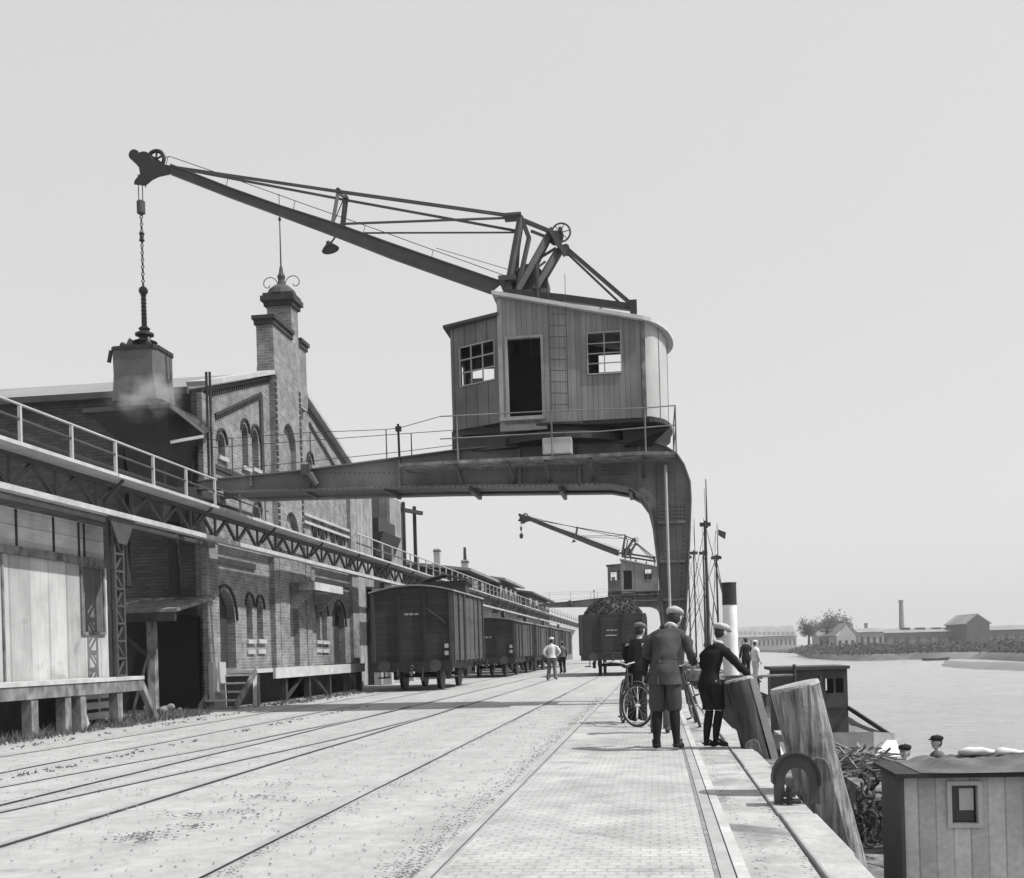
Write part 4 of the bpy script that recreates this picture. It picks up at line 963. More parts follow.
def shed(name, lab, cat, u0, u1, vt, vb, X, dep, hasroof=True, m=None):
    a = atX(u0,vb,X); b = atX(u1,vb,X); z0, z1 = 3.5, atX(u0,vt,X).z
    t = thing(name, lab, cat, ((X),(a.y+b.y)/2,z0))
    MB().box((X-dep,a.y,z0),(X,b.y,z1)).build('wall', m or woodD, t)
    r = MB(); r.prism([(X+.7,a.y-.6,z1+.003),(X-dep-.5,a.y-.6,z1+1.0),(X-dep-.5,a.y-.6,z1+1.2),(X+.7,a.y-.6,z1+.2)],(0,b.y-a.y+1.2,0)); r.build('roof', roofM if hasroof else roofD, t)
    B = MB(); n = 4
    for i in range(n): yy = a.y+(b.y-a.y)*(i+.3)/n; B.box((X+.001,yy,z1-.9),(X+.05,yy+(b.y-a.y)*.1,z1-.3))
    B.build('window', glassM, t)
    return t
shed('roof_monitor','dark roof monitor with a pale overhanging roof, second building above the shed','roof monitor',463,492,572,590,-13.5,6)
shed('roof_monitor','smaller stepped roof monitor beyond the first, above the shed roofline','roof monitor',498,517,581,592,-13.0,5)
shed('flat_roofed_building','far small flat topped building above the end of the runway','building',527,549,594,602,-13.2,5,False)
for (u,v0,v1,X,r_,lab) in ((437,549,575,-19,.27,'short pale square chimney above the shed roof'),(465,560,580,-17,.30,'pale chimney with a tall thin dark pipe on it, above the shed roof')):
    a = atX(u,v0,X); t = thing('chimney',lab,'chimney',(X,a.y,4)); MB().box((X-r_,a.y-r_,4),(X+r_,a.y+r_,a.z)).build('stack', stoneM, t)
    MB().box((X-r_-.04,a.y-r_-.04,a.z-.25),(X+r_+.04,a.y+r_+.04,a.z-.15)).build('band', brickD, t)
    if u == 465: MB().tube((X,a.y,a.z),(X,a.y,atX(u,547.5,X).z),.16,.12,n=8).build('pipe', steelD, t)
# white quay-end structures under the far crane
# ------------------------------------------------------------------ quay piles, fairlead, bollard
def pile(label, top, bot, r, cap=True, strap=True, seed=0):
    random.seed(seed); t = thing('mooring_pile', label, 'mooring post', (bot[0],bot[1],WATER), 'leaning timber piles at the quay edge')
    top = Vector(top); bot = Vector(bot); ax = (top-bot).normalized(); a = ax.orthogonal().normalized(); b = ax.cross(a); n = 40; k = 26; L = (top-bot).length; vs = []
    for j in range(k+1):
        for i in range(n):
            th = 2*pi*i/n; rr = r*(1+.10*noise.noise(Vector((cos(th)*2.6,sin(th)*2.6,j*.07+seed)))+.07*noise.noise(Vector((cos(th)*9,sin(th)*9,j*.12+seed)))-.03*(j/k))
            vs.append(bot+ax*(L*j/k)+(a*cos(th)+b*sin(th))*rr)
    fs = [(j*n+i,j*n+(i+1)%n,(j+1)*n+(i+1)%n,(j+1)*n+i) for j in range(k) for i in range(n)]
    pm = MB().add(vs, fs).build('post', pileM if seed == 1 else pileD, t, smooth=True)
    cm = MB(); cm.add([top-ax*.01+(a*cos(2*pi*i/n)+b*sin(2*pi*i/n))*r*.99 for i in range(n)]+[top+ax*.02+(a*cos(2*pi*i/n)+b*sin(2*pi*i/n))*r*.95 for i in range(n)],[tuple(range(n,2*n))]+[(i,(i+1)%n,n+(i+1)%n,n+i) for i in range(n)])
    cm.build('end_grain', mat('end_grain_%d'%seed, .28, var=.3, sc=20, bump=.4), t)
    return t, ax
pt, pax = pile('thick weathered timber mooring pile leaning at the quay edge in the right foreground', (1.09,9.0,.86), (1.97,9.05,-3.0), .200, seed=1)
# planks bolted on to it (fender strip, rounded top)
def fender(parent, p0, p1, w_, d_, n_, name='fender_strip', m=None):
    p0 = Vector(p0); p1 = Vector(p1); ax = (p1-p0).normalized(); sd = ax.cross(Vector(n_)).normalized(); nn = Vector(n_).normalized(); pts = []
    pts.append(p0-sd*w_/2); pts.append(p0+sd*w_/2); L = (p1-p0).length
    for i in range(9):
        th = pi*i/8; pts.append(p0+ax*(L-w_*.4)+sd*(w_/2*cos(th))+ax*(w_*.4*sin(th)))
    P = [q for q in pts]; M_ = MB().prism(P, nn*d_); return M_.build(name, m or pileM, parent, bevel=.012)
nrm = Vector((-.15,-1,0)).normalized()
fender(pt, Vector((1.615,9.0,-1.4))+nrm*.165, Vector((1.235,9.0,.31))+nrm*.165, .17, .05, nrm)
pt2, pax2 = pile('dark paired timber mooring pile beside the boy in black, the second from the foreground', (.93,13.0,.80), (1.80,13.0,-3.0), .155, seed=2)
MB().beam((1.68,12.9,-1.6),(1.10,12.95,.82),.07,.08).build('edge_timber', woodW, pt2)
fender(pt2, Vector((1.31,13.0,-.9))+nrm*.12, Vector((1.07,13.0,.12))+nrm*.12, .16, .05, nrm, m=pileM)
# iron fairlead hoop on the coping
fl = thing('iron_fairlead', 'curved iron fairlead hoop bolted on the quay coping beside the big pile', 'fairlead', (.95,8.35,0))
fm_ = MB(); o1 = []; o2 = []; cx_, cz_ = 1.0, .17
for i in range(15):
    t_ = radians(-10+ 195*i/14); o1.append((cx_+.165*cos(t_)*1.0, cz_+.20*sin(t_))); o2.append((cx_+.085*cos(t_), cz_+.10*sin(t_)))
pl2 = [(1.165,.0)]+o1+[(.835,.0),(.90,.0)]+[(x,z) for x,z in o2[::-1]]+[(1.085,.0)]
fm_.prism([(x,8.30,z+.02) for x,z in pl2],(0,.035,0)); fm_.build('hoop_plate', steelMid, fl)
fm_ = MB()
for i in range(14): fm_.beam((o1[i][0],8.36,o1[i][1]+.02),(o1[i+1][0],8.36,o1[i+1][1]+.02),.16,.02)
fm_.build('hoop_rim', steelD, fl)
fm_ = MB().tube((.94,8.26,.02),(.94,8.26,.16),.022,n=8); fm_.tube((.90,8.26,.05),(1.02,8.26,.05),.02,n=8); fm_.disc((.94,8.26,.10),(0,0,1),.045,.04,8); fm_.build('bolt', steelD, fl)
# timber blocks at the coping gap
bb = MB().box((1.09,10.6,-.4),(1.3,12.2,-.04)); tag(bb.build('fender_block', woodP, bevel=.02), 'short squared fender timber against the quay wall between the two piles', 'fender')
# ------------------------------------------------------------------ boats
def hull(x0, x1, y0, y1, zd, m, parent, name='hull', bow=1.6, wale=.35, mw=None, sheer=.25):
    cx_ = (x0+x1)/2; hw = (x1-x0)/2; n = 20; st = []
    for i in range(n+1):
        t_ = i/n; y = y0+(y1-y0)*t_; e = min(1, max(.0,min((y-y0)/bow,(y1-y)/bow))); wv = hw*(.55+.45*sin(e*pi/2)); st.append((y,wv,zd+sheer*(abs(2*t_-1)**3)))
    def band(z_a, z_b, ka, kb, mm, nm):
        B = MB(); R = []
        for k,(zf_,kk) in enumerate(((z_a,ka),(z_b,kb))):
            R += [(cx_+s[1]*kk,s[0],s[2]+zf_) for s in st]+[(cx_-s[1]*kk,s[0],s[2]+zf_) for s in st[::-1]]
        m2_ = 2*(n+1); B.add(R,[(i,(i+1)%m2_,m2_+(i+1)%m2_,m2_+i) for i in range(m2_)]); return B.build(nm, mm, parent)
    band(-3.2+.0,-wale,.80,1,m,name); band(-wale,.05,1,1.01,mw or m,'bulwark')
    B = MB(); B.add([(cx_+s[1]*.995,s[0],s[2]-.12) for s in st]+[(cx_-s[1]*.995,s[0],s[2]-.12) for s in st[::-1]],[tuple(range(2*(n+1)))]); B.build('deck', woodP, parent)
b1 = thing('cargo_barge','near cargo barge with a pale plank deckhouse, in the lower right corner','barge',(4.1,15,WATER))
hull(1.98,6.6,6.5,21.0,-1.15,hullD,b1,sheer=.1)
cz0, cz1 = -1.2, .095; cx0 = 1.97; cx1 = 4.2
wl_, wr_2 = atY(951,800,9.3).x, atY(977,800,9.3).x; wt_, wb_ = atY(962,785,9.3).z, atY(962,823,9.3).z
dh = MB().holes([(cx0,cz0),(cx1,cz0),(cx1,cz1),(cx0,cz1)],[[(wl_,wb_),(wl_,wt_),(wr_2,wt_),(wr_2,wb_)]],lambda a,b,t:(a,9.3+t,b),.06)
dh.build('deckhouse', mat('deckhouse_boards', .48, planks='x', pw=.135, seam=.3, var=.1), b1)
MB().box((cx0-.03,9.28,cz0),(cx0-.001,10.05,cz1)).build('deckhouse_side', mat('deckhouse_side_shaded', .09, var=.2), b1)  # side painted dark for the shade away from the sun
MB().box((cx0,9.97,cz0),(cx1,10.05,cz1)).build('deckhouse_back', woodD, b1)
MB().box((cx0-.08,9.18,cz1),(cx1+.05,10.15,cz1+.035)).build('deckhouse_roof', woodD, b1)
fr_ = frame(MB(),wl_,wr_2,wb_,wt_,.035,9.27,9.299)
fr_.build('window_frame', frameM, b1); MB().box((wl_,9.34,wb_),(wr_2,9.35,wt_)).build('window_pane', glassM, b1)
MB().box((wl_+.07,9.325,wb_+.10),(wr_2-.02,9.335,wt_-.03)).build('pane_reflection', clothW, b1)  # white sheet painting the light reflected in the pane
MB().box((2.4,12.2,-1.2),(5.9,16.5,-.55)).build('hatch', woodP, b1)
MB().box((2.0,9.0,-1.16),(2.4,19,-1.08)).build('side_deck_plank', woodP, b1)
tr = MB(); random.seed(11); nx_, ny_ = 44, 24; vs = []
for j in range(ny_+1):
    for i in range(nx_+1):
        x = 2.08+2.2*i/nx_; y = 9.17+1.05*j/ny_; e = min(1,min(i,nx_-i)/4,min(j,ny_-j)/4); P = Vector((x,y,0))
        vs.append((x,y+.05*noise.noise(P*3)*(1-e),.136+e*max(.004,.02+.055*min(1,max(0,(x-2.1)/.8))+.05*noise.noise(P*3.1)+.05*noise.noise(Vector((x*2.5,y*14,1)))+.03*noise.noise(P*12))))
tr.add(vs,[(j*(nx_+1)+i,j*(nx_+1)+i+1,(j+1)*(nx_+1)+i+1,(j+1)*(nx_+1)+i) for j in range(ny_) for i in range(nx_)])
tag(tr.build('tarpaulin', tarpM, smooth=True), 'crumpled dark tarpaulin heaped over the barge hatch behind the pale deckhouse', 'tarpaulin')
sk = MB(); sk.ell((2.72,9.9,.235),(.17,.06,.035),14,8); sk.ell((2.95,9.78,.235),(.13,.05,.03),12,7); sk.v = [tuple(Vector(v)+Vector((0,0,1))*.03*noise.noise(Vector(v)*13)) for v in sk.v]; tag(sk.build('sacking_roll', clothW, smooth=True), 'pale rolled sacking lying on the dark tarpaulin on the barge', 'sacking')
# heap of brushwood/rope
random.seed(5); hp_ = MB()
for k in range(420):
    c_ = Vector((random.gauss(2.58,.19),random.gauss(15.4,.35),-.80+random.random()*.5)); a_ = Vector((random.uniform(-1,1),random.uniform(-1,1),random.uniform(-.25,.25))).normalized()*random.uniform(.15,.45)
    hp_.tube(c_-a_,c_+a_,random.uniform(.006,.02),n=4)
tag(hp_.build('brushwood_heap', mat('brushwood', .2, var=.5, sc=6), None), 'tangled heap of sticks and poles on the barge deck right of the big pile', 'brushwood', kind='stuff')
random.seed(8); rp = MB()
for k in range(22):
    q_ = Vector((2.17+random.gauss(0,.06),12.0+random.gauss(0,.12),-.72+random.random()*.5)); w_ = Vector((random.uniform(-1,1),random.uniform(-1,1),random.uniform(-1,1))); pts_ = []
    for j_ in range(26): w_ = (w_+Vector((random.gauss(0,.5),random.gauss(0,.3),random.gauss(0,.5)-.05))).normalized(); q_ = q_+w_*.04; q_.x = min(max(q_.x,2.05),2.34); q_.z = min(max(q_.z,-.95),-.1); pts_.append(q_.copy())
    rp.path(pts_,random.uniform(.010,.02),n=5)
tag(rp.build('rope_coil', ropeM), 'tangled coils of dark rope hung beside the pale deckhouse', 'rope')
b2 = thing('motor_launch','dark launch with a white gunwale and a small windowed wheelhouse behind the big pile','launch',(4.85,36,WATER))
hull(3.1,6.6,31,40.4,-1.55,hullD,b2,mw=mat('launch_bulwark', .24, var=.2),bow=1.2,wale=.36)
wx0,wx1 = atY(777,700,34).x, atY(848,700,34).x; wz0,wz1 = -1.75, atY(830,669,34).z
fw0,fw1 = atY(826,700,34).x, atY(834,700,34).x; gw0,gw1 = atY(836,700,34).x, atY(844,700,34).x; fz0,fz1 = atY(830,693,34).z, atY(830,678.5,34).z
MB().holes([(wx0,wz0),(wx1,wz0),(wx1,wz1),(wx0,wz1)],[[(fw0,fz0),(fw0,fz1),(fw1,fz1),(fw1,fz0)],[(gw0,fz0),(gw0,fz1),(gw1,fz1),(gw1,fz0)]],lambda a,b,t:(a,34+t,b),.08).build('wheelhouse', mat('wheelhouse_wood', .06, var=.2), b2)
MB().holes([(wx0,wz0),(wx1,wz0),(wx1,wz1),(wx0,wz1)],[[(fw0-.1,fz0),(fw0-.1,fz1),(fw1+.1,fz1),(fw1+.1,fz0)]],lambda a,b,t:(a,36-t,b),.08).build('wheelhouse_back', MATS['wheelhouse_wood'], b2)
MB().box((wx1-.05,34.081,wz0),(wx1,35.9,wz1)).build('wheelhouse_side', MATS['wheelhouse_wood'], b2); MB().box((wx0,34.081,wz0),(wx0+.05,35.9,wz1)).build('wheelhouse_side', MATS['wheelhouse_wood'], b2)
MB().box((wx0-.15,33.8,wz1),(wx1+.05,36.2,wz1+.09)).build('wheelhouse_roof', roofD, b2)
MB().box((wx0+.1,33.96,-.75),(wx1-.1,33.995,-.68)).build('rubbing_strip', steelMid, b2)
for x_ in (3.55,5.35): MB().prism([(x_,31.14,-1.82),(x_,31.26,-1.70),(x_,31.22,-1.68),(x_,31.10,-1.80)],(.55,0,0)).build('fairlead_slot', steelD, b2)
MB().beam((wx1,34.0,-.75),(6.5,32.3,-1.45),.06,.12).build('stay_board', steelD, b2)
MB().box((3.4,31.9,-1.7),(4.6,33.4,-1.35)).build('hatch', steelL, b2)
MB().prism([(3.35,31.0,-1.93),(3.35,31.45,-1.52),(3.35,31.5,-1.56),(3.35,31.08,-1.96)],(3.15,0,0)).build('added_stern_panel', hullW, b2)  # added panel, tilted up so the sun brightens the stern band
for x_,z_ in ((3.9,.62),(4.6,.30)): MB().tube((x_,32.2,-1.6),(x_,32.2,z_),.045,n=8).build('stanchion', woodD, b2)
MB().tube((2.6,32.2,.30),(3.95,32.2,.32),.04,n=7).build('boat_hook', woodP, b2)
MB().tube((4.1,33.0,-1.6),(4.1,33.0,-.95),.14,.11,n=10).build('capstan', steelD, b2)
tg = thing('steam_tug','steam tug with a tall pale funnel with a black top, moored beyond the launch','tug',(3.1,48,WATER))
hull(1.7,4.6,41.2,56,-.95,hullD,tg,mw=woodD)
fx = atY(730.5,640,45); f0 = .1; ft_ = atY(729,583,45).z; fb_ = atY(729,605,45).z
MB().tube((fx.x,45,f0-.8),(fx.x,45,fb_),.325,.275,n=24).build('funnel', hullW, tg, smooth=False); MB().tube((fx.x,45,fb_+.001),(fx.x,45,ft_),.29,.285,n=24).build('funnel_top', steelD, tg)
MB().torus((fx.x,45,ft_),(0,0,1),.285,.025,24,6).build('funnel_rim', steelD, tg)
MB().box((2.0,43,-1.1),(3.9,50,-.1)).build('deckhouse', woodD, tg); MB().box((1.9,42.9,-.1),(4.0,50.1,-.02)).build('deckhouse_roof', woodP, tg)
B = MB(); 
for y in (42.2,43.4,44.6): B.tube((4.4,y,-.9),(4.4,y,.05),.04,n=6)
B.tube((4.4,42.2,.03),(4.4,44.6,.03),.03,n=6); B.tube((2.3,42.2,.05),(4.4,42.2,.03),.05,n=6); B.build('rail', steelMid, tg)
def sailer(label, y, x, masts, L=16, seed=0):
    random.seed(seed); t = thing('sailing_barge', label, 'sailing vessel', (x,y,WATER), 'moored sailing barges'); hull(x-2,x+2,y-3,y-3+L,-.9,hullD,t,mw=woodD,bow=3)
    for (dx,dy,h,r_,gaff) in masts:
        m_ = MB().tube((x+dx,y+dy,-1),(x+dx,y+dy,h*.78),r_,r_*.7,n=8); m_.tube((x+dx+.1,y+dy,h*.74),(x+dx+.1,y+dy,h),r_*.5,r_*.25,n=6); m_.box((x+dx-.3,y+dy-.1,h*.75),(x+dx+.3,y+dy+.1,h*.77)); mm = m_.build('mast', woodD, t)
        rg = MB()
        for s in (-1,1):
            for q in (-.8,0,.8): rg.tube((x+dx,y+dy,h*.76),(x+s*1.9,y+dy+q,-.7),.018,n=4)
            for k in range(9):
                z_ = .2+k*.55; kk = 1-(z_+.7)/(h*.76+.7); rg.tube((x+dx+s*1.9*kk,y+dy-.8*kk,z_),(x+dx+s*1.9*kk,y+dy+.8*kk,z_),.012,n=3)
        rg.tube((x+dx,y+dy,h*.95),(x,y-3.2,-.4),.018,n=4); rg.build('rigging', ropeM, mm)
        if gaff:
            g_ = MB().tube((x+dx,y+dy+.2,1.0),(x+dx+.3,y+dy+5,1.5),.10,.07,n=6); g_.tube((x+dx,y+dy+.25,1.3),(x+dx+.3,y+dy+4.9,1.75),.17,.13,n=8); g_.build('furled_boom', tarpM, mm)
    MB().box((x-1,y+4,-.95),(x+1,y+9,-.2)).build('cabin_top', woodP, t)
    if seed == 1:
        f_ = MB(); f_.add([(x+.9,y+3.5,8.05),(x+1.35,y+3.6,7.8),(x+1.3,y+3.6,7.45),(x+.9,y+3.5,7.7)],[(0,1,2,3)]); f_.prism([(x+.9,y+3.5,8.05),(x+1.35,y+3.5,7.85),(x+1.3,y+3.5,7.5),(x+.9,y+3.5,7.7)],(0,.02,0)); f_.build('pennant', clothG, t)
    return t
sailer('sailing barge with the tallest thick mast, nearest behind the tug funnel', 62, 2.9, [(.0,0,10.5,.10,True),(.75,3.5,8.4,.07,False)],seed=1)
sailer('second sailing barge with slimmer masts, behind the tallest mast', 80, 3.3, [(.25,0,10.4,.08,True),(-.25,5,11.0,.07,False)],seed=2)
sailer('farthest sailing barge with thin masts close to the crane leg', 100, 3.0, [(.1,0,12.2,.08,False),(2.9,5,12.6,.06,True)],seed=3)
# ------------------------------------------------------------------ people
def skin_geo(J, E, root, sub=1):
    names = list(J); me = bpy.data.meshes.new('tmp'); me.from_pydata([J[n][0] for n in names], [(names.index(a),names.index(b)) for a,b in E], [])
    o = bpy.data.objects.new('tmp', me); COL.objects.link(o); o.modifiers.new('s','SKIN').use_smooth_shade = True
    if sub: s = o.modifiers.new('u','SUBSURF'); s.levels = sub; s.render_levels = sub
    for i, n in enumerate(names):
        r = J[n][1]; r = r if isinstance(r, tuple) else (r, r); me.skin_vertices[0].data[i].radius = r; me.skin_vertices[0].data[i].use_root = (n == root)
    dg = bpy.context.evaluated_depsgraph_get(); dg.update(); ev = o.evaluated_get(dg); m2 = ev.to_mesh()
    vs = [Vector(v.co) for v in m2.vertices]; fs = [tuple(p.vertices) for p in m2.polygons]; ev.to_mesh_clear(); bpy.data.objects.remove(o); bpy.data.meshes.remove(me)
    return vs, fs
BASE = dict(P=(0,0,.95),W=(0,0,1.10),C=(0,0,1.29),N=(0,0,1.46),H=(0,.015,1.62),SL=(-.17,0,1.40),SR=(.17,0,1.40),EL=(-.23,-.03,1.13),ER=(.23,-.03,1.13),
    WL=(-.25,.05,.89),WR=(.25,.05,.89),HL=(-.09,0,.90),HR=(.09,0,.90),KL=(-.10,.02,.50),KR=(.10,.02,.50),AL=(-.10,-.02,.09),AR=(.10,-.02,.09),TL=(-.115,.15,.045),TR=(.115,.15,.045))
def person(label, loc, H, face, pose={}, top=clothG, bottom=clothD, legs='long', cap=clothC, hem=.80, group=None, collar=True, sock=clothN, hair=hairM, wide=1., belt=False, detail=True, arms=True):
    t = thing('person', label, 'person', loc, group); k = H/1.75
    J = {n:Vector(BASE[n]) for n in BASE}
    for n, v in pose.items(): J[n] = Vector(v)
    RZ = Matrix.Rotation(face, 4, 'Z'); TF = Matrix.Translation(Vector(loc)) @ RZ @ Matrix.Scale(k, 4)
    HB = J['H']; nk = J['N']
    r = dict(P=.105*wide,W=.090*wide,C=.088*wide,N=.048,SL=.03,SR=.03,EL=.040,ER=.040,WL=.028,WR=.028,HL=.085,HR=.085,KL=.056,KR=.056,AL=.037,AR=.037,TL=.03,TR=.03)
    D = {n:(J[n]-Vector((0,0,.055 if n in ('SL','SR','C') else 0)), r[n]) for n in r}; D['NH'] = (HB-Vector((0,0,.06)), .058)
    E = [('P','W'),('W','C'),('C','N'),('N','NH'),('C','SL'),('C','SR'),('SL','EL'),('EL','WL'),('SR','ER'),('ER','WR'),('P','HL'),('P','HR'),('HL','KL'),('KL','AL'),('HR','KR'),('KR','AR'),('AL','TL'),('AR','TR')]
    vs, fs = skin_geo(D, E, 'P', 1); b = MB().add(vs, fs)
    # head with face
    hd = (HB-nk); hd.normalize(); hr = J.get('face', Vector((0,1,0))); hr = Vector(hr).normalized(); rt = hr.cross(Vector((0,0,1))).normalized(); upv = rt.cross(hr)
    M3 = Matrix((rt, hr, upv)).transposed()
    b.ell(HB,(.074,.095,.115),16,12,M3)
    def hp(x,y,z): return HB+M3 @ Vector((x,y,z))
    b.ell(hp(0,.018,-.075),(.050,.070,.050),10,6,M3)              # jaw
    b.ell(hp(0,.098,-.02),(.013,.022,.026),8,5,M3)                # nose
    for s in (-1,1): b.ell(hp(s*.076,-.005,-.01),(.010,.020,.032),8,5,M3)     # ears
    b.mi(1)
    for s in (-1,1): b.ell(hp(s*.030,.086,.012),(.013,.010,.008),8,4,M3)
    b.ell(hp(0,.086,-.062),(.022,.008,.005),8,4,M3); b.mi(0)
    # hands: palm, four curled fingers, thumb
    for s, w, e in ((-1,'WL','EL'),(1,'WR','ER')):
        d = (J[w]-J[e]).normalized(); f = Vector((0,1,0)) if abs(d.y) < .8 else Vector((0,0,1)); f = (f-d*f.dot(d)).normalized(); sd = d.cross(f)*s
        pc = J[w]+d*.05; Mh = Matrix((f, sd, d)).transposed(); b.ell(pc,(.040,.016,.050),10,6,Mh)
        for q,(o_,l_) in enumerate(((.030,.068),(.010,.078),(-.010,.072),(-.029,.056))):
            p0 = pc+f*o_+d*.035; p1 = p0+d*l_*.45-sd*.006; p2 = p1+d*l_*.28-sd*.020; p3 = p2+d*l_*.12-sd*.022
            b.tube(p0,p1,.0088,.0082,n=6); b.tube(p1,p2,.0082,.0076,n=6); b.tube(p2,p3,.0076,.006,n=6)
        p0 = pc+f*.034-d*.01; p1 = p0+f*.028+d*.028-sd*.008; p2 = p1+f*.006+d*.026-sd*.012; b.tube(p0,p1,.011,.0095,n=6); b.tube(p1,p2,.0095,.007,n=6)
    b.build('body', [skinM, hairM], t, smooth=True, tf=TF)
    # jacket: lofted torso with folds + sleeves
    sx = Vector((1,0,0)); P_, W_, C_, N_ = J['P'], J['W'], J['C'], J['N']; shv = (J['SR']-J['SL'])/2; sw_ = shv.length
    hemP = Vector((P_.x, P_.y, hem)); wv = wide; cut = .085 if belt else .0
    rings = [(hemP,.215*wv,.150*wv),(P_.lerp(hemP,.5),.195*wv,.145*wv),(P_,.180*wv,.138*wv),(W_-Vector((0,0,.02)),.150*wv,.118*wv),(W_.lerp(C_,.55),.170*wv,.125*wv),(C_+Vector((0,0,.02)),.185*wv,.130*wv),
        (C_.lerp(N_,.52),sw_+.005,.115*wv),(C_.lerp(N_,.75),sw_*.84,.098),(C_.lerp(N_,.92),sw_*.52,.080),(N_-Vector((0,0,.0)),.062,.062)]
    def loft(rs, n=28, sub=4, sd=0., fold=.010):
        cs = []
        for i in range(len(rs)-1):
            p0 = rs[max(i-1,0)]; p1 = rs[i]; p2 = rs[i+1]; p3 = rs[min(i+2,len(rs)-1)]
            for k_ in range(sub):
                u_ = k_/sub; f_ = lambda q0,q1,q2,q3: (q1*2+(q2-q0)*u_+(q0*2-q1*5+q2*4-q3)*(u_*u_)+(q1*3-q0-q2*3+q3)*(u_**3))*.5
                cs.append((f_(p0[0],p1[0],p2[0],p3[0]),f_(p0[1],p1[1],p2[1],p3[1]),f_(p0[2],p1[2],p2[2],p3[2])))
        cs.append(rs[-1]); vs = []
        for j,(c_,a_,b_) in enumerate(cs):
            for i in range(n):
                th = 2*pi*i/n; ex = 1-.06*abs(sin(2*th)); q = Vector((c_.x+cos(th)*a_*ex*1.02, c_.y+sin(th)*b_*ex*1.02, c_.z))
                w_ = noise.noise(Vector((cos(th)*2.2,sin(th)*2.2,c_.z*6+sd)))*fold+noise.noise(Vector((cos(th)*5,sin(th)*5,c_.z*3+sd)))*fold*.9
                q.x += cos(th)*w_; q.y += sin(th)*w_; vs.append(q)
        return vs, [(j*n+i,j*n+(i+1)%n,(j+1)*n+(i+1)%n,(j+1)*n+i) for j in range(len(cs)-1) for i in range(n)]
    b = MB(); b.add(*loft(rings, sd=loc[0]*7))
    for s in 'LR':
        S_, Ee, Ww = J['S'+s], J['E'+s], J['W'+s]; inn = C_.lerp(N_,.55)
        vs, fs = skin_geo({'i':(S_.lerp(inn,.45)+Vector((0,0,-.015)),.078),'s':(S_+Vector((0,0,-.01)),.074),'m':(S_.lerp(Ee,.5),.066),'e':(Ee,.059),'f':(Ee.lerp(Ww,.5),.055),'w':(Ww+(Ww-Ee).normalized()*.01,.046)},[('i','s'),('s','m'),('m','e'),('e','f'),('f','w')],'s',2)
        for v in vs: v += Vector((1,1,.5))*.014*noise.noise(Vector((v.x*9,v.y*9,v.z*17)))
        b.add(vs, fs)
    jk = b.build('jacket', top, t, smooth=True, tf=TF)
    if belt:
        bv = MB(); rs = [(W_+Vector((0,0,.012-.045)),.157*wv,.125*wv),(W_+Vector((0,0,.012)),.157*wv,.125*wv)]; bv.add(*loft(rs, sub=2, sd=1, fold=0)); bv.build('belt', top, jk, tf=TF)
        MB().beam(W_+Vector((-.045,-.124*wv,-.03)),hemP+Vector((-.055,-.153*wv,.01)),.010,.012).build('vent', clothM, jk, tf=TF)
    if collar: MB().torus(J['N']+Vector((0,0,.012)),(HB-nk),.060,.020,16,6).build('collar', clothW, t, tf=TF)
    # trousers
    b = MB(); b.add(*loft([(P_+Vector((0,0,-.13)),.150*wv,.120*wv),(P_+Vector((0,0,-.05)),.168*wv,.125*wv),(P_+Vector((0,0,.08)),.145*wv,.115*wv)], sub=3, fold=.004))
    for s in 'LR':
        H_, K_, A_ = J['H'+s], J['K'+s], J['A'+s]
        if legs == 'long': rs = [(A_+Vector((0,-.01,-.02)),.078,.088),(A_.lerp(K_,.4),.074,.080),(K_,.078,.084),(K_.lerp(H_,.5),.092,.10),(H_-Vector((0,0,.02)),.108,.115)]
        elif legs == 'plus': rs = [(K_+Vector((0,0,-.055)),.062,.066),(K_+Vector((0,0,-.03)),.084,.090),(K_+Vector((0,0,.05)),.094,.100),(K_.lerp(H_,.5),.095,.104),(H_-Vector((0,0,.06)),.086,.100)]
        else: rs = [(K_+Vector((0,0,.03)),.088,.096),(K_+Vector((0,0,.10)),.086,.094),(K_.lerp(H_,.55),.092,.10),(H_-Vector((0,0,.02)),.106,.114)]
        b.add(*loft(rs, n=18, sub=4, sd=K_.x*20, fold=.012))
    b.build('trousers', bottom, t, smooth=True, tf=TF)
    if legs != 'long':
        for s in 'LR':
            K_, A_ = J['K'+s], J['A'+s]; b = MB(); b.add(*loft([(A_+Vector((0,0,-.05)),.038,.045),(A_+Vector((0,0,.05)),.040,.044),(A_.lerp(K_,.5)+Vector((0,-.018,0)),.056,.062),(K_.lerp(A_,.22)+Vector((0,-.012,0)),.060,.064),(K_+Vector((0,0,.02)),.058,.062)], n=16, sub=4, fold=.002))
            b.build('sock', sock, t, smooth=True, tf=TF)
    for s in 'LR':
        A_, T_ = J['A'+s], J['T'+s]; dd = (T_-A_); dd.z = 0; dd.normalize()
        vs, fs = skin_geo({'a':(A_+Vector((0,0,.02)),.050),'h':(A_-dd*.03-Vector((0,0,.04)),.042),'b':(A_.lerp(T_,.6)+Vector((0,0,-.005)),.046),'c':(T_+dd*.02,.036)},[('a','h'),('a','b'),('b','c')],'a',1)
        MB().add(vs, fs).build('shoe', hairM, t, smooth=True, tf=TF)
    b = MB(); b.ell(hp(0,-.026,-.002),(.0775,.080,.100),14,9,M3); b.build('hair', hair, t, smooth=True, tf=TF)
    if cap:
        b = MB(); o_ = len(b.v); b.ell(hp(0,-.012,.070),(.104,.124,.060),22,12,M3); b.ell(hp(0,.105,.052),(.065,.058,.011),12,5,M3); b.ell(hp(0,-.005,.045),(.090,.104,.035),18,7,M3); b.ell(hp(0,-.01,.136),(.011,.011,.008),6,4,M3)
        b.v = [tuple(Vector(v)+Vector((1,1,1))*.008*noise.noise(Vector(v)*14)) for v in b.v]
        b.build('cap', cap, t, smooth=True, tf=TF)
    return t
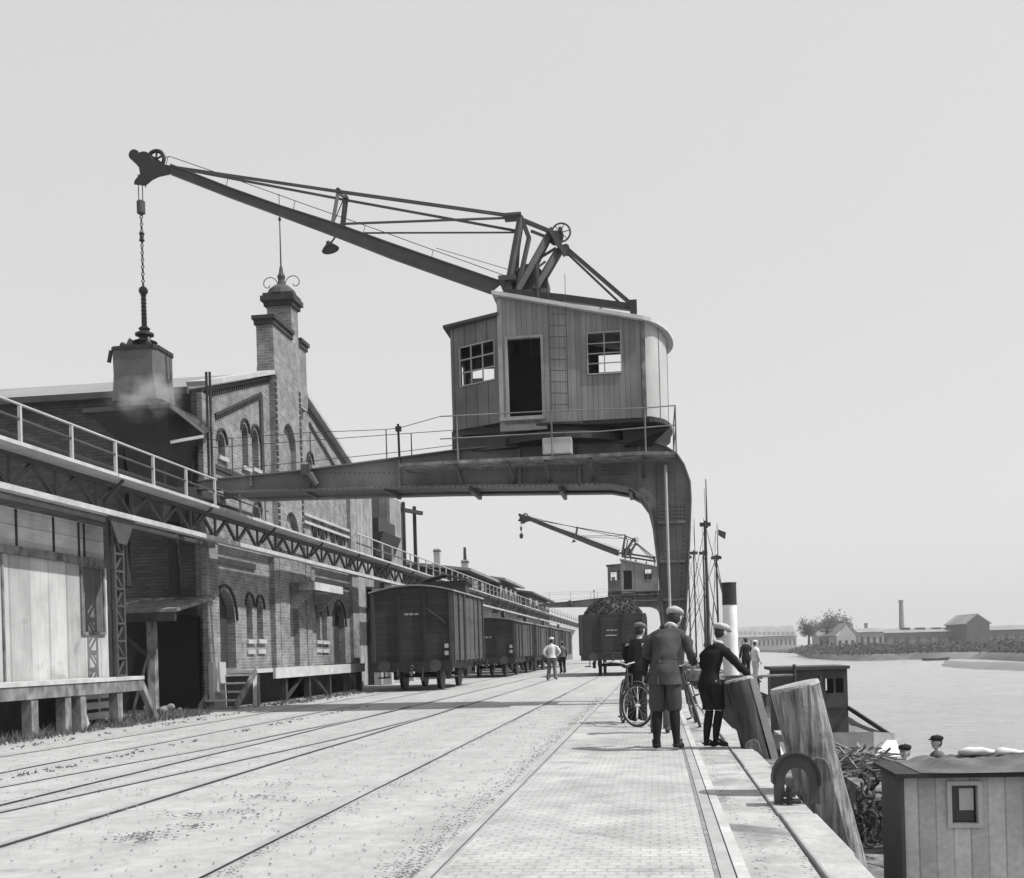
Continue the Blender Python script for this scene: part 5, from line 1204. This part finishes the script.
def gp(u, v): p = atZ(u, v, 0); return (p.x, p.y, 0)
# facing: 0 = away from camera (+Y)
person('tall boy in grey belted jacket and pale cap, back turned, bending over a bicycle', gp(668,750.5), 1.78, radians(-8),
    pose=dict(P=(-.02,0,.93),W=(-.01,.03,1.08),C=(.01,.12,1.27),N=(.05,.20,1.41),H=(.085,.285,1.525),SL=(-.16,.15,1.37),SR=(.20,.14,1.355),EL=(-.26,.24,1.12),ER=(.27,.17,1.10),WL=(-.10,.45,1.02),WR=(.27,.42,.98),
        HL=(-.10,0,.90),HR=(.06,0,.90),AL=(-.12,-.03,.09),AR=(.10,.0,.09),TL=(-.16,.12,.045),TR=(.14,.15,.045),KL=(-.11,.03,.50),KR=(.08,.05,.50),face=(.25,1,-.35)),
    top=clothG, bottom=mat('cloth_shorts', .045, var=.15, bump=.1), legs='plus', cap=mat('cap_pale', .30, var=.15, sc=20), hem=.76, group='boys on the quay', wide=.93, belt=True)
person('smaller boy in black with white collar and pale cap, leaning on the dark mooring pile', gp(712,748.5), 1.50, radians(-32),
    pose=dict(P=(-.02,0,.93),W=(.0,.02,1.09),C=(.03,.06,1.28),N=(.07,.12,1.44),H=(.10,.17,1.59),SR=(.17,.05,1.38),ER=(.34,.16,1.15),WR=(.45,.28,.98),EL=(-.18,.13,1.13),WL=(-.10,.32,1.02),
        AL=(-.07,-.02,.09),AR=(.03,.06,.09),TL=(-.02,.14,.045),TR=(.12,.20,.045),KL=(-.05,.05,.50),KR=(.07,.10,.50),SL=(-.12,.10,1.38),face=(.35,1,-.3)),
    top=clothN, bottom=clothD, legs='short', cap=mat('cap_pale_b', .36, var=.15, sc=20), hem=.82, group='boys on the quay', wide=.86)
person('figure in a dark coat and dark cap standing behind the left bicycle', gp(638,723), 1.66, radians(-25),
    pose=dict(C=(.0,.06,1.28),N=(.02,.09,1.43),H=(.03,.12,1.58),WR=(.10,.35,1.0),ER=(.24,.12,1.12),WL=(-.20,.30,.98),EL=(-.25,.08,1.12),face=(.1,1,-.2)),
    top=clothN, bottom=clothD, legs='long', cap=clothC, hem=.72, collar=False, group='boys on the quay', wide=1.0)
person('figure in lighter trousers mostly hidden behind the tall boy, face turned to the camera', gp(662,733), 1.60, radians(168),
    pose=dict(C=(-.06,.08,1.28),N=(-.10,.13,1.42),H=(-.15,.18,1.55),SL=(-.24,.08,1.38),SR=(.12,.1,1.38),face=(.3,1,-.2)),
    top=clothD, bottom=clothM, legs='long', cap=clothD, hem=.80, collar=False, group='boys on the quay')
person('worker in a pale shirt and dark trousers walking away along the track by the wagons', gp(552.5,680.5), 1.76, radians(5),
    pose=dict(EL=(-.34,-.05,1.14),WL=(-.20,.02,.98),ER=(.34,-.05,1.14),WR=(.20,.02,.98),KL=(-.12,.06,.50),AL=(-.17,.02,.09),TL=(-.2,.17,.045),KR=(.10,.0,.50),AR=(.14,-.10,.12),TR=(.16,.05,.05)),
    top=clothW, bottom=clothM, legs='long', cap=clothW, hem=.92, collar=False, detail=False)
person('second distant worker in a pale shirt, just right of and beyond the walking worker', gp(563,673.5), 1.7, radians(30), top=clothM, bottom=clothD, cap=None, hem=.9, collar=False)
def boatman(label, u, v, d, H, face, **kw):
    p = atD(u, v, d); return person(label, (p.x, p.y, p.z-H), H, face, **kw)
boatman('bargeman in a dark cap, head and shoulders showing above the barge, left of the pair', 905, 744, 18.5, 1.72, radians(140), top=clothG, bottom=clothD, cap=clothN, collar=False, group='bargemen')
boatman('bargeman with a dark cap, head higher and farther right above the tarpaulin', 937, 735, 20, 1.75, radians(110), top=clothM, bottom=clothD, cap=clothN, collar=False, group='bargemen')
boatman('man in a white shirt standing on the steam tug right of the funnel', 755, 640, 44.2, 1.72, radians(-60), top=clothW, bottom=clothW, cap=clothW, hem=.9, collar=False, wide=1.1)
boatman('man in dark clothes standing on the tug between the funnel and the man in white', 745.5, 637, 45.0, 1.72, radians(20), top=clothD, bottom=clothD, cap=clothC, hem=.85, collar=False)
# ------------------------------------------------------------------ bicycles
def bicycle(label, rear, front, lean, steer):
    rear = Vector((rear[0],rear[1],0)); front = Vector((front[0],front[1],0)); d = front-rear; h = atan2(-d.x, d.y); t = thing('bicycle', label, 'bicycle', rear, 'bicycles with the boys')
    M0 = Matrix.Translation(rear) @ Matrix.Rotation(h,4,'Z') @ Matrix.Rotation(lean,4,'Y'); R = .335; WB = 1.06
    hb = Vector((0,WB-.16,.80)); MS = M0 @ Matrix.Translation((0,WB-.10,0)) @ Matrix.Rotation(steer,4,'Z') @ Matrix.Translation((0,-(WB-.10),0))
    def wheel(y, M, nm):
        w = MB().torus((0,y,R),(1,0,0),R-.02,.019,36,8).build(nm, rubberM, t, tf=M)
        r = MB().torus((0,y,R),(1,0,0),R-.045,.008,30,5); 
        for k in range(18):
            a = 2*pi*k/18; r.tube((0.02*(-1)**k,y,R),(0,y+(R-.05)*cos(a),R+(R-.05)*sin(a)),.0012,n=3)
        r.tube((-.05,y,R),(.05,y,R),.02,n=8); r.build('rim', steelL, w, tf=M)
        g = MB().torus((0,y,R),(1,0,0),R+.03,.014,14,5,a0=radians(20),a1=radians(170)); g.build('mudguard', hullD, t, tf=M)
    wheel(0,M0,'rear_wheel'); wheel(WB,MS,'front_wheel')
    f = MB(); bb_ = (0,.44,.29); st_ = (0,.26,.80); hd0 = (0,WB-.22,.62); hd1 = (0,WB-.24,.80)
    for a,b in ((bb_,st_),(bb_,hd0),(st_,hd1),(hd0,hd1),((.045,0,R),bb_),((-.045,0,R),bb_),((.045,0,R),st_),((-.045,0,R),st_)): f.tube(a,b,.014,n=6)
    f.build('frame', hullD, t, tf=M0)
    f = MB(); 
    for s in (-1,1): f.tube((s*.05,WB,R),(s*.05,WB-.18,.66),.011,n=5)
    f.tube((-.05,WB-.18,.66),(.05,WB-.18,.66),.014,n=5); f.tube((0,WB-.2,.66),(0,WB-.25,.95),.014,n=6); f.build('fork', hullD, t, tf=MS)
    f = MB(); f.tube((0,WB-.25,.95),(.12,WB-.25,.98),.011,n=6); f.tube((0,WB-.25,.95),(-.12,WB-.25,.98),.011,n=6)
    for s in (-1,1): f.path([(s*.12,WB-.25,.98),(s*.25,WB-.32,.99),(s*.27,WB-.45,.97)],.012)
    f.build('handlebar', steelL, t, tf=MS)
    s_ = MB().ell((0,.22,.92),(.075,.13,.03),12,6); s_.tube((0,.255,.80),(0,.24,.92),.012,n=5); s_.build('saddle', clothD, t, tf=M0)
    c = MB().torus((.05,.44,.29),(1,0,0),.085,.008,18,4); c.tube((.06,.44,.29),(.06,.50,.14),.01,n=5); c.tube((-.06,.44,.29),(-.06,.38,.44),.01,n=5); c.box((.07,.46,.12),(.15,.54,.145)); c.box((-.15,.34,.43),(-.07,.42,.455)); c.build('crank', steelMid, t, tf=M0)
    return t
p = atZ(633,727.5,0); q = atZ(621.5,722.5,0); dq = (q-p).normalized()
bicycle('bicycle held by the figure in the dark coat, front wheel turned towards the camera', p+dq*1.06, p, radians(-3), radians(38))
p = atZ(701,727.5,0); q = atZ(694,720.5,0); dq = (q-p).normalized()
bicycle('bicycle leaning in the gap between the tall boy and the boy in black', p+dq*1.06, p, radians(-15) if False else radians(15), radians(-4))
# ------------------------------------------------------------------ far bank
def far_tree(label, u, vt, vb, d, wpx, seed, dens=1400, trunk=.35):
    random.seed(seed); b0 = atD(u, vb, d); t1 = atD(u, vt, d); h = t1.z-b0.z; w = wpx/FPX*d/2
    t = thing('bare_tree', label, 'tree', b0, 'trees on the far bank')
    tr = MB(); tr.tube(b0, b0+Vector((.1,0,h*.5)), trunk, trunk*.6, n=8); cl = []
    for k in range(9):
        a = 2*pi*k/9+random.random(); e = b0+Vector((cos(a)*w*random.uniform(.4,.9), sin(a)*w*random.uniform(.4,.9), h*random.uniform(.5,.92))); s = b0+Vector((.1,0,h*random.uniform(.25,.5)))
        m_ = s.lerp(e,.5)+Vector((0,0,h*.06)); tr.tube(s,m_,trunk*.35,trunk*.25,n=5); tr.tube(m_,e,trunk*.25,trunk*.08,n=5); cl.append(e); cl.append(m_)
    tr.build('trunk', woodD, t); cr_ = MB()
    for k in range(dens):
        c = random.choice(cl)+Vector((random.gauss(0,w*.18),random.gauss(0,w*.18),random.gauss(0,h*.08))); s = random.uniform(.18,.42); a = Vector((random.uniform(-1,1),random.uniform(-1,1),random.uniform(-1,1))).normalized(); b = a.orthogonal().normalized()
        cr_.add([c-a*s,c+b*s*.5,c+a*s,c-b*s*.5],[(0,1,2,3)])
    cr_.build('crown', leafM, t); return t
GB = 643.5
far_tree('leftmost broad bare tree on the far bank, next to the sheds', 809, 619, 645, 330, 22, 1, trunk=.4)
far_tree('middle and tallest tree on the far bank, left of the white gabled house', 828, 613, 645, 340, 30, 2, trunk=.45)
far_tree('right tree of the far bank clump, directly behind the white gabled house', 842, 615, 643, 345, 22, 3, trunk=.4)
def fbox(name, label, cat, u0, u1, vt, vb, d, dep, m, roofh=0, rm=roofD, ridge_x=True, wins=0, group=None):
    a = atD(u0, vb, d); b = atD(u1, vb-.028*(u1-u0)*0, d); zt_ = atD(u0, vt, d).z; z0 = -2.2; t = thing(name, label, cat, ((a.x+b.x)/2,(a.y+b.y)/2,z0), group)
    ex = Vector((b.x-a.x,b.y-a.y,0)); L = ex.length; ex /= L; ey = Vector((-ex.y,ex.x,0)); A = Vector((a.x,a.y,z0)); hz = zt_-z0
    P = lambda i,j,z: A+ex*i+ey*j+Vector((0,0,z))
    M_ = MB(); M_.add([P(0,0,0),P(L,0,0),P(L,dep,0),P(0,dep,0),P(0,0,hz),P(L,0,hz),P(L,dep,hz),P(0,dep,hz)],[(0,1,5,4),(1,2,6,5),(2,3,7,6),(3,0,4,7),(4,5,6,7)])
    if roofh and not ridge_x: M_.add([P(0,.0,hz),P(L,0,hz),P(L/2,0,hz+roofh)],[(0,1,2)])
    M_.build('wall', m, t)
    if roofh:
        R_ = MB(); e = .5
        if ridge_x: R_.prism([P(-e,-e,hz-.1),P(-e,dep/2,hz+roofh),P(-e,dep+e,hz-.1)], ex*(L+2*e))
        else:
            R_.prism([P(-e,.01,hz-.2),P(L/2,.01,hz+roofh+.1),P(L/2,.01,hz+roofh+.5),P(-e-.3,.01,hz+.1)], ey*dep); R_.prism([P(L+e,.01,hz-.2),P(L/2,.01,hz+roofh+.1),P(L/2,.01,hz+roofh+.5),P(L+e+.3,.01,hz+.1)], ey*dep)
        R_.build('roof', rm, t)
    for k in range(wins):
        x = L*(k+.5)/wins; W_ = MB(); W_.add([P(x-L/wins*.2,-.08,hz*.35),P(x+L/wins*.2,-.08,hz*.35),P(x+L/wins*.2,-.08,hz*.75),P(x-L/wins*.2,-.08,hz*.75),P(x-L/wins*.2,-.01,hz*.35),P(x+L/wins*.2,-.01,hz*.35),P(x+L/wins*.2,-.01,hz*.75),P(x-L/wins*.2,-.01,hz*.75)],[(0,1,2,3),(0,1,5,4),(1,2,6,5),(2,3,7,6),(3,0,4,7)]); W_.build('window', glassM, t)
    return t
farW = mat('far_wall', .30, var=.2, sc=.2, bump=0); farR = mat('far_roof', .22, var=.2, sc=.2, bump=0)
t = fbox('riverside_warehouse','long many-windowed warehouse at the bend of the river, left of the trees','warehouse',736,797,637,652,640,20,farW,6,farR,wins=14)
B = MB()
for k in range(12):
    a = atD(741+k*4.7,633.5,634); B.box((a.x-.9,a.y-.5,a.z-1.0),(a.x+.9,a.y+1.5,a.z+1.1))
B.build('dormer', plasterM, t)
fbox('white_house','small white gabled house in front of the far trees','house',837,856,636,643,330,9,plasterM,3.4,farR,ridge_x=False,wins=3)
fbox('low_house','low grey house with a pale roof just left of the white gabled house','house',819,835,636,643,345,8,farW,1.6,MATS['roof_felt'],wins=3)
fbox('small_outbuilding','low outbuilding between the white gabled house and the long factory','outbuilding',859,884,632,643,360,9,farW,1.2,farR,wins=4)
t = fbox('long_factory','long low factory with a pale roof strip stretching along the far bank to the right','factory',880,1100,633,643,385,22,mat('factory_wall', .14, var=.2, bump=0),1.6,MATS['roof_felt'],wins=20)
B = MB()
for u in (905,920,936,952,966,990,1015): 
    a = atD(u,629,392); B.box((a.x-1.5,a.y-1,a.z-1.5),(a.x+1.5,a.y+1,a.z+.5))
B.build('roof_vent', roofD, t)
fbox('gabled_factory_hall','dark gabled hall rising above the right end of the long factory','factory hall',967,990,624,643,375,18,mat('hall_wall', .07, var=.2, bump=0),3,farR,ridge_x=False)
for (u,vt,d,r_,lab,nm) in ((901,600,400,.95,'tall slender factory chimney on the far bank','factory_chimney'),(866,623,370,.7,'short stubby chimney on the far bank between the white house and the tall chimney','factory_chimney')):
    a = atD(u,vt,d); t = thing(nm,lab,'chimney',(a.x,a.y,-2)); MB().tube((a.x,a.y,-2),(a.x,a.y,a.z),r_*1.25,r_*.75,n=12).build('stack', farR, t); MB().disc((a.x,a.y,a.z-.4),(0,0,1),r_*.95,.6,12).build('rim', farR, t)
# scrub and reeds along the bank
random.seed(21); sc_ = MB()
def clump(c, w, h, n):
    for k in range(n):
        a = random.uniform(0,2*pi); rr = sqrt(random.random()); x = cos(a)*rr*w; y = sin(a)*rr*w; z = random.random()*h*(1-rr*.6)
        s = random.uniform(.4,.9); d1 = Vector((random.uniform(-1,1),random.uniform(-1,1),random.uniform(-.3,1))).normalized(); d2 = d1.orthogonal().normalized(); q = c+Vector((x,y,z))
        sc_.add([q-d1*s*.6,q+d2*s*.45,q+d1*s*.6,q-d2*s*.45],[(0,1,2,3)])
for k in range(700):
    u = random.uniform(800,1075); sh_i = [(p.x,p.y) for p in shore]
    dd = random.choice((0,0,1))
    # shoreline depth at this column
    pr = None
    for i in range(len(shore)-1):
        ua, ub = [(741,770,797,803,812,835,858,880,902,930,960,985,1060,1300)[j] for j in (i,i+1)]
        if ua <= u <= ub: f_ = (u-ua)/(ub-ua); pr = shore[i].lerp(shore[i+1],f_); break
    if pr is None: continue
    if 880 < u < 935 and random.random() < .75 : off = random.uniform(30,70)
    elif u > 935: off = random.uniform(22,80)
    else: off = random.uniform(5,60)
    p = pr*(1+off/pr.length); clump(Vector((p.x,p.y,-1.5)), random.uniform(3,6), random.uniform(1.2,3.4), 26)
tag(sc_.build('bank_scrub', scrubM), 'dark scrub and bushes growing along the low far river bank', 'scrub', kind='stuff')
a = atZ(935,660.5,WATER); rb = thing('rowing_boat','small dark boat lying at the water edge off the far bank','rowing boat',(a.x,a.y,WATER))
MB().prism([(a.x-2.6,a.y-1,WATER+.55),(a.x-2.1,a.y-1,WATER-.1),(a.x+2.1,a.y-1,WATER-.1),(a.x+2.6,a.y-1,WATER+.6),(a.x,a.y-1,WATER+.42)],(0,1.4,0)).build('hull', hullD, rb); MB().box((a.x-.6,a.y-.95,WATER+.3),(a.x-.3,a.y+.35,WATER+.5)).build('thwart', woodP, rb)
# ------------------------------------------------------------------ dirt and weeds on the ground
random.seed(31); dc_ = MB()
def clod(x, y, r): dc_.ell((x,y,.004+r*.1),(r,r*random.uniform(.6,1.2),r*.35),6,3)
for k in range(1700):
    y = 5.5+random.random()**1.8*22; clod(-1.33-abs(random.gauss(0,.12)), y, random.uniform(.003,.011))
for k in range(1700):
    y = 4+random.random()**1.8*20; clod(random.choice((.48+abs(random.gauss(0,.06)),.80-abs(random.gauss(0,.04)))), y, random.uniform(.003,.010))
for k in range(700):
    y = 5+random.random()**1.6*26; clod(-2.50+abs(random.gauss(0,.06)), y, random.uniform(.003,.010))
for (u,v,n_) in ((197,826,10),(150,834,14),(190,815,10),(243,811,9),(269,797,8),(286,784,8),(240,797,5),(262,815,5),(140,838,20),(130,790,4),(300,800,4)):
    p = atZ(u,v,0)
    for k in range(n_*3): clod(p.x+random.gauss(0,.12),p.y+random.gauss(0,.08),random.uniform(.005,.016))
tag(dc_.build('dirt_clods', dirtM), 'dark clods and crumbs of dirt scattered beside the embedded rails', 'dirt', kind='stuff')
pb = MB(); random.seed(77)
for k in range(4200):
    y = 4.5+random.random()**1.7*24; x = random.uniform(-9.5,-1.4); r_ = random.uniform(.003,.012); pb.ell((x,y,r_*.2-.004),(r_,r_*random.uniform(.7,1.3),r_*.5),5,3)
tag(pb.build('pebbles', mat('pebble_stone', .27, var=.5, sc=30)), 'small loose stones scattered over the dusty quay', 'pebbles', kind='stuff')
wd = MB()
def tuft(x, y, h, n=7):
    for k in range(n):
        a = random.uniform(0,2*pi); l = random.uniform(.3,.9)*h; bx_ = x+random.gauss(0,h*.4); by_ = y+random.gauss(0,h*.4); e = Vector((bx_+cos(a)*l*.6,by_+sin(a)*l*.6,l)); s = .012
        wd.add([(bx_-s,by_,0),(bx_+s,by_,0),(e.x,e.y,e.z)],[(0,1,2)])
for k in range(500): tuft(random.uniform(-11.3,-9.9), random.uniform(14,24), random.uniform(.08,.28))
for k in range(90): tuft(random.gauss(-6.9,.06), random.uniform(9,26), random.uniform(.02,.05), 5)
for k in range(80): tuft(random.gauss(-9.3,.10), random.uniform(12,25), random.uniform(.02,.05), 5)
for k in range(350): tuft(random.gauss(-9.9,.3), random.uniform(27,36), random.uniform(.03,.10), 6)
tag(wd.build('weeds', weedM), 'low weeds and grass tufts growing by the shed platform and along the outer rails', 'weeds', kind='stuff')
# ------------------------------------------------------------------ haze
hz_ = MB().box((-940,-75,-9),(3020,3020,22)); hm = bpy.data.materials.new('haze_air'); hm.use_nodes = True; nt = hm.node_tree; nt.nodes.remove(nt.nodes['Principled BSDF'])
pv = nt.nodes.new('ShaderNodeVolumePrincipled'); pv.inputs['Color'].default_value = (.92,.92,.92,1); pv.inputs['Density'].default_value = HAZE; pv.inputs['Anisotropy'].default_value = .1
nt.links.new(pv.outputs[0], nt.nodes['Material Output'].inputs['Volume'])
if HAZE > 0: tag(hz_.build('haze', hm), None, kind='stuff')['label'] = 'thin summer haze over the river and the far bank'
# ------------------------------------------------------------------ light, sky, camera
EL, AZ = radians(54), radians(SUN_AZ)
sd = Vector((cos(EL)*cos(AZ), -cos(EL)*sin(AZ), sin(EL)))
sl_ = bpy.data.lights.new('sun','SUN'); sl_.energy = SUN_E; sl_.angle = radians(.53); sl_.color = (1,.985,.97)
so_ = bpy.data.objects.new('sun', sl_); COL.objects.link(so_); so_.rotation_euler = (-sd).to_track_quat('-Z','Y').to_euler()
W = bpy.data.worlds.new('World'); SC.world = W; W.use_nodes = True; nt = W.node_tree; bg = nt.nodes['Background']
sk = nt.nodes.new('ShaderNodeTexSky'); sk.sky_type = 'NISHITA'; sk.sun_disc = False; sk.sun_elevation = EL; sk.sun_rotation = radians(90+SUN_AZ); sk.dust_density = 3
bw = nt.nodes.new('ShaderNodeRGBToBW'); nt.links.new(sk.outputs[0], bw.inputs[0])
# orthochromatic plate: blue sky reads as an even pale grey veil; most of the texture's vertical gradient is levelled by a thin cloud layer
mx = nt.nodes.new('ShaderNodeMath'); mx.operation = 'MULTIPLY_ADD'; mx.inputs[1].default_value = SKY_A; mx.inputs[2].default_value = SKY_B; nt.links.new(bw.outputs[0], mx.inputs[0])
nz = nt.nodes.new('ShaderNodeTexNoise'); nz.inputs['Scale'].default_value = 1.3; nz.inputs['Detail'].default_value = 3; tcw = nt.nodes.new('ShaderNodeTexCoord'); nt.links.new(tcw.outputs['Generated'], nz.inputs['Vector'])
m2 = nt.nodes.new('ShaderNodeMath'); m2.operation = 'MULTIPLY_ADD'; m2.inputs[1].default_value = .06; m2.inputs[2].default_value = .97; nt.links.new(nz.outputs['Fac'], m2.inputs[0])
m3 = nt.nodes.new('ShaderNodeMath'); m3.operation = 'MULTIPLY'; nt.links.new(mx.outputs[0], m3.inputs[0]); nt.links.new(m2.outputs[0], m3.inputs[1])
cc = nt.nodes.new('ShaderNodeCombineColor')
for i in range(3): nt.links.new(m3.outputs[0], cc.inputs[i])
nt.links.new(cc.outputs[0], bg.inputs['Color']); bg.inputs['Strength'].default_value = .10
cam = bpy.data.cameras.new('camera'); co = bpy.data.objects.new('camera', cam); COL.objects.link(co); SC.camera = co
Fv = Vector((-sin(PSI),cos(PSI),0)); R0 = Vector((cos(PSI),sin(PSI),0)); Z = Vector((0,0,1))
Rt = R0*cos(RHO)-Z*sin(RHO); Up = R0*sin(RHO)+Z*cos(RHO)
co.matrix_world = Matrix.Translation((0,0,CAMH)) @ Matrix((Rt,Up,-Fv)).transposed().to_4x4()
cam.sensor_fit = 'HORIZONTAL'; cam.sensor_width = 36; cam.lens = FPX/1024*36; cam.shift_x = 0; cam.shift_y = (CV-439)/1024; cam.clip_start = .1; cam.clip_end = 8000
SC.view_settings.view_transform = 'Standard'; SC.view_settings.look = 'None'; SC.view_settings.gamma = 1; SC.view_settings.exposure = EXPO
SC.render.resolution_x = 1024; SC.render.resolution_y = 878
pass
